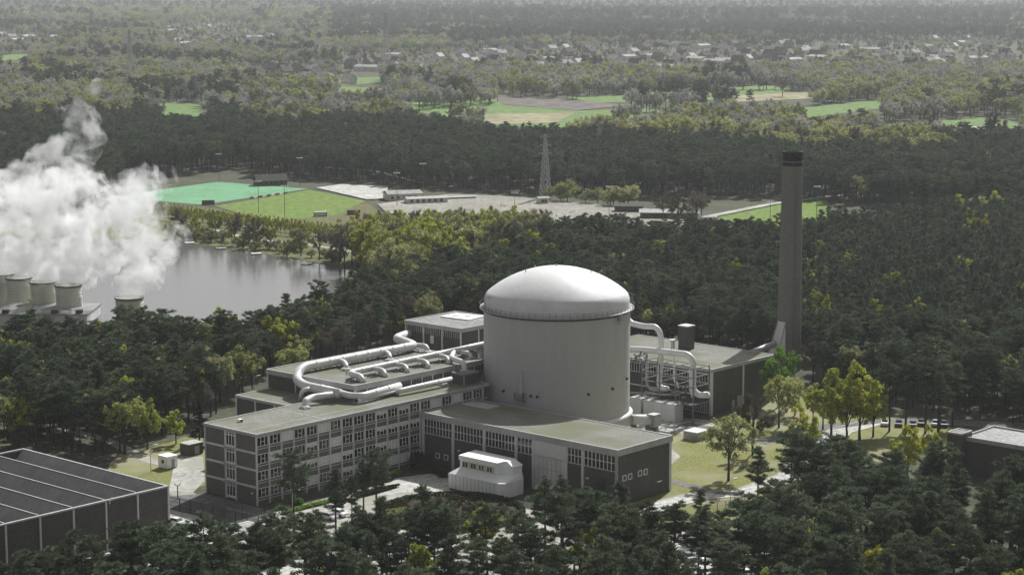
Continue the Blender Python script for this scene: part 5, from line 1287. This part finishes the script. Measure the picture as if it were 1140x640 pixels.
for x,y,c,l_ in ((365,578,'car_silver','silver car parked before the office front behind the pines'),(376,574,'car_white','white car parked before the office front, right of the silver one'),(203,590,'car_silver','silver car beside the big dark hall'),(215,592,'car_white','white car beside the silver one near the dark hall'),(248,592,'car_dark','black pickup like car near the fence'),(262,596,'car_dark','dark car next to the bright roofed shed'),(196,584,'car_white','white car with its end at the hall corner'),(232,602,'car_white','white car in the near yard under the pines'),(222,612,'car_silver','silver car deep in the near yard under the pines'),(312,618,'car_white','white car right of the low sheds in the near yard'),(222,498,'car_dark','dark car by the left wood edge')):
    p=at(x,y); car(p,ROT+rnd.choice((0,pi/2))+.1,c,l_,None)
for x,y,l_ in ((248,259.5,'white car on the lake path'),(214,190,'dark car on the far road left of the clubhouse'),(240,192,'second dark car on the far road left of the clubhouse'),(265,172,'pale car far back in the pine clearing')):
    p=at(x,y); car(p,.3,'car_white' if 'white' in l_ or 'pale' in l_ else 'car_dark',l_,None)
for i in range(1,1): pass

HAZE=5e-5; SKY=0.074; SUN=5.0; EXPO=0.22
# ---------------------------------------------------------------- steam
def steam_mat(name,dens,sc,lo=.505,hi=.66):
    m,nt=newmat(name); l=nt.links; out=N(nt,'ShaderNodeOutputMaterial'); v=N(nt,'ShaderNodeVolumePrincipled')
    v.inputs['Color'].default_value=(0.995,0.995,0.995,1); v.inputs['Anisotropy'].default_value=0.0
    tc=N(nt,'ShaderNodeTexCoord'); n_=N(nt,'ShaderNodeTexNoise'); n_.inputs['Scale'].default_value=sc; n_.inputs['Detail'].default_value=8; n_.inputs['Roughness'].default_value=.62; n_.inputs['Distortion'].default_value=.6; l.new(tc.outputs['Object'],n_.inputs['Vector'])
    mr=N(nt,'ShaderNodeMapRange'); l.new(n_.outputs['Fac'],mr.inputs[0]); mr.inputs[1].default_value=lo; mr.inputs[2].default_value=hi; mr.inputs[3].default_value=0; mr.inputs[4].default_value=dens
    l.new(mr.outputs[0],v.inputs['Density']); l.new(v.outputs[0],out.inputs['Volume']); return m
SM=steam_mat('steam_dense',.30,.14); SM2=steam_mat('steam_thin',.16,.12)
SM3=steam_mat('steam_mouth',.26,.28,.42,.66)
rs=random.Random(21)
def plume(nodes,label,mat,seed):
    """nodes: (px,py,radius_m,dY) along the drift; blobs are merged into one closed hull"""
    bm=bmesh.new(); r_=random.Random(seed)
    pts=[]
    for (x,y,r,Y) in nodes:
        d=ray(x,y); t=Y/d[1]; pts.append((Vector((d[0]*t,Y,H+d[2]*t)),r))
    for (p,r),(q,s) in zip(pts[:-1],pts[1:]):
        n_=max(2,int((q-p).length/(min(r,s)*.55)))
        for k in range(n_+1):
            t=k/n_; c=p.lerp(q,t); rr=r+(s-r)*t
            for j in range(1 if rr<4.5 else 3):
                off=rv(r_)*rr*r_.uniform(.1,.55) if rr>=4.5 else Vector((0,0,0))
                bmesh.ops.create_icosphere(bm,subdivisions=2,radius=rr*r_.uniform(.62,.85) if rr>=4.5 else rr,matrix=Matrix.Translation(c+off))
    me=bpy.data.meshes.new('steam_plume'); bm.to_mesh(me); bm.free(); me.materials.append(mat)
    o=bpy.data.objects.new('steam_plume',me); C.objects.link(o); tag(o,label,'steam',None,'stuff')
    rm=o.modifiers.new('merge','REMESH'); rm.mode='VOXEL'; rm.voxel_size=.9
    tx=bpy.data.textures.new('steam_lumps','CLOUDS'); tx.noise_scale=7; tx.noise_depth=5
    dp=o.modifiers.new('lumps','DISPLACE'); dp.texture=tx; dp.strength=8.5; dp.mid_level=.5; dp.texture_coords='GLOBAL'
    return o
plume([(145,332,3.9,614),(149,316,5,613),(158,297,7,612),(170,277,9,612),(168,258,10,612),(150,244,10,612)],'white steam plume rising from the lone cooling tower',SM,1)
plume([(77,320,3.8,648),(88,306,6.5,646),(103,286,10,645),(116,262,12,645),(128,240,12,645),(148,219,9,645),(162,205,6,645)],'white steam plume from the nearest tower of the row',SM,2)
plume([(49,315,3.9,655),(60,299,6.5,654),(74,276,10,653),(84,250,13,652),(90,228,12,652),(104,210,8,652)],'broad white steam plume above the second tower of the row',SM,3)
plume([(22,311,3.9,665),(33,296,6.5,665),(42,272,11,665),(38,246,13,665),(30,226,10,665),(50,208,8,665)],'white steam plume above the third tower of the row',SM,4)
plume([(4,307,3.9,674),(10,291,6,674),(6,266,11,674),(-6,240,13,674),(-22,225,13,674)],'white steam plume above the last tower at the edge',SM,5)
plume([(120,235,12,628),(145,215,9,628),(166,202,6,628),(182,197,4,628)],'thin torn steam drifting toward the turf pitch',SM2,6)
plume([(52,222,13,640),(62,196,11,640),(72,170,9,640),(84,148,8,640),(93,128,6,640),(99,110,4,640),(107,97,2.5,640)],'thin wispy column of steam rising above the cloud',SM2,7)
plume([(-10,235,12,660),(15,215,9,660),(40,205,8,660),(70,200,8,660)],'ragged thin upper edge of the steam cloud',SM2,8)
plume([(165,285,6,604),(180,262,7,604),(184,244,5,604)],'faint steam beside the lone tower plume',SM2,9)
plume([(20,285,8,640),(70,280,9,640),(110,292,6,640)],'low thin steam hanging over the cooling towers',SM2,10)
for k,(px,py,Y,nm) in enumerate(((145,333,614,'lone tower'),(77,321,648,'first tower of the row'),(49,316,655,'second tower of the row'),(22,312,665,'third tower of the row'),(4,308,674,'last tower of the row'))):
    plume([(px,py,3.7,Y),(px+4,py-12,4.2,Y),(px+10,py-26,5.6,Y-1)],'bright dense steam in the mouth of the '+nm,SM3,30+k).modifiers['lumps'].strength=4.0
# ---------------------------------------------------------------- haze
hz=MB().box(-15600,15600,-2600,15600,-1.5,114.0); hm,nt=newmat('haze_air'); out=N(nt,'ShaderNodeOutputMaterial'); v=N(nt,'ShaderNodeVolumePrincipled'); v.inputs['Color'].default_value=(.90,.93,.965,1); v.inputs['Density'].default_value=HAZE; v.inputs['Anisotropy'].default_value=.3; nt.links.new(v.outputs[0],out.inputs['Volume'])
o=hz.build('haze',hm); tag(o,'pale even haze over the whole landscape','haze',None,'stuff')
# ---------------------------------------------------------------- light
az,el=R(22),R(41)
w=bpy.data.worlds.new('World'); scene.world=w; w.use_nodes=True; nt=w.node_tree; nt.nodes.clear()
out=N(nt,'ShaderNodeOutputWorld'); bg=N(nt,'ShaderNodeBackground'); sk=N(nt,'ShaderNodeTexSky'); sk.sky_type='NISHITA'; sk.sun_disc=False; sk.sun_elevation=el; sk.sun_rotation=az; sk.air_density=1.0; sk.dust_density=2.5; sk.ozone_density=1
hs=N(nt,'ShaderNodeHueSaturation'); hs.inputs['Saturation'].default_value=.12; nt.links.new(sk.outputs[0],hs.inputs['Color']); nt.links.new(hs.outputs[0],bg.inputs[0]); bg.inputs[1].default_value=SKY; nt.links.new(bg.outputs[0],out.inputs[0])
sd_=bpy.data.lights.new('sun','SUN'); sd_.energy=SUN; sd_.angle=R(.5); sd_.color=(1,.995,.985); so=bpy.data.objects.new('sun',sd_); C.objects.link(so)
sdir=Vector((math.sin(az)*math.cos(el),math.cos(az)*math.cos(el),math.sin(el))); so.rotation_euler=sdir.to_track_quat('Z','Y').to_euler(); so.location=(0,0,200)
# ---------------------------------------------------------------- camera
cd=bpy.data.cameras.new('camera'); cam=bpy.data.objects.new('camera',cd); C.objects.link(cam); scene.camera=cam
cd.sensor_fit='HORIZONTAL'; cd.sensor_width=36; cd.lens=36*F/1140; cd.clip_start=1; cd.clip_end=40000
cam.location=(0,0,H); cam.rotation_euler=(pi/2-PITCH,0,0)
scene.view_settings.view_transform='Standard'; scene.view_settings.look='None'; scene.view_settings.gamma=1; scene.view_settings.exposure=EXPO; scene.view_settings.use_curve_mapping=False
cy=scene.cycles; cy.use_denoising=True; cy.max_bounces=12; cy.volume_bounces=10; cy.transparent_max_bounces=8; cy.diffuse_bounces=3; cy.glossy_bounces=2; cy.volume_step_rate=.35; cy.volume_max_steps=512; cy.use_adaptive_sampling=True; cy.adaptive_threshold=.02
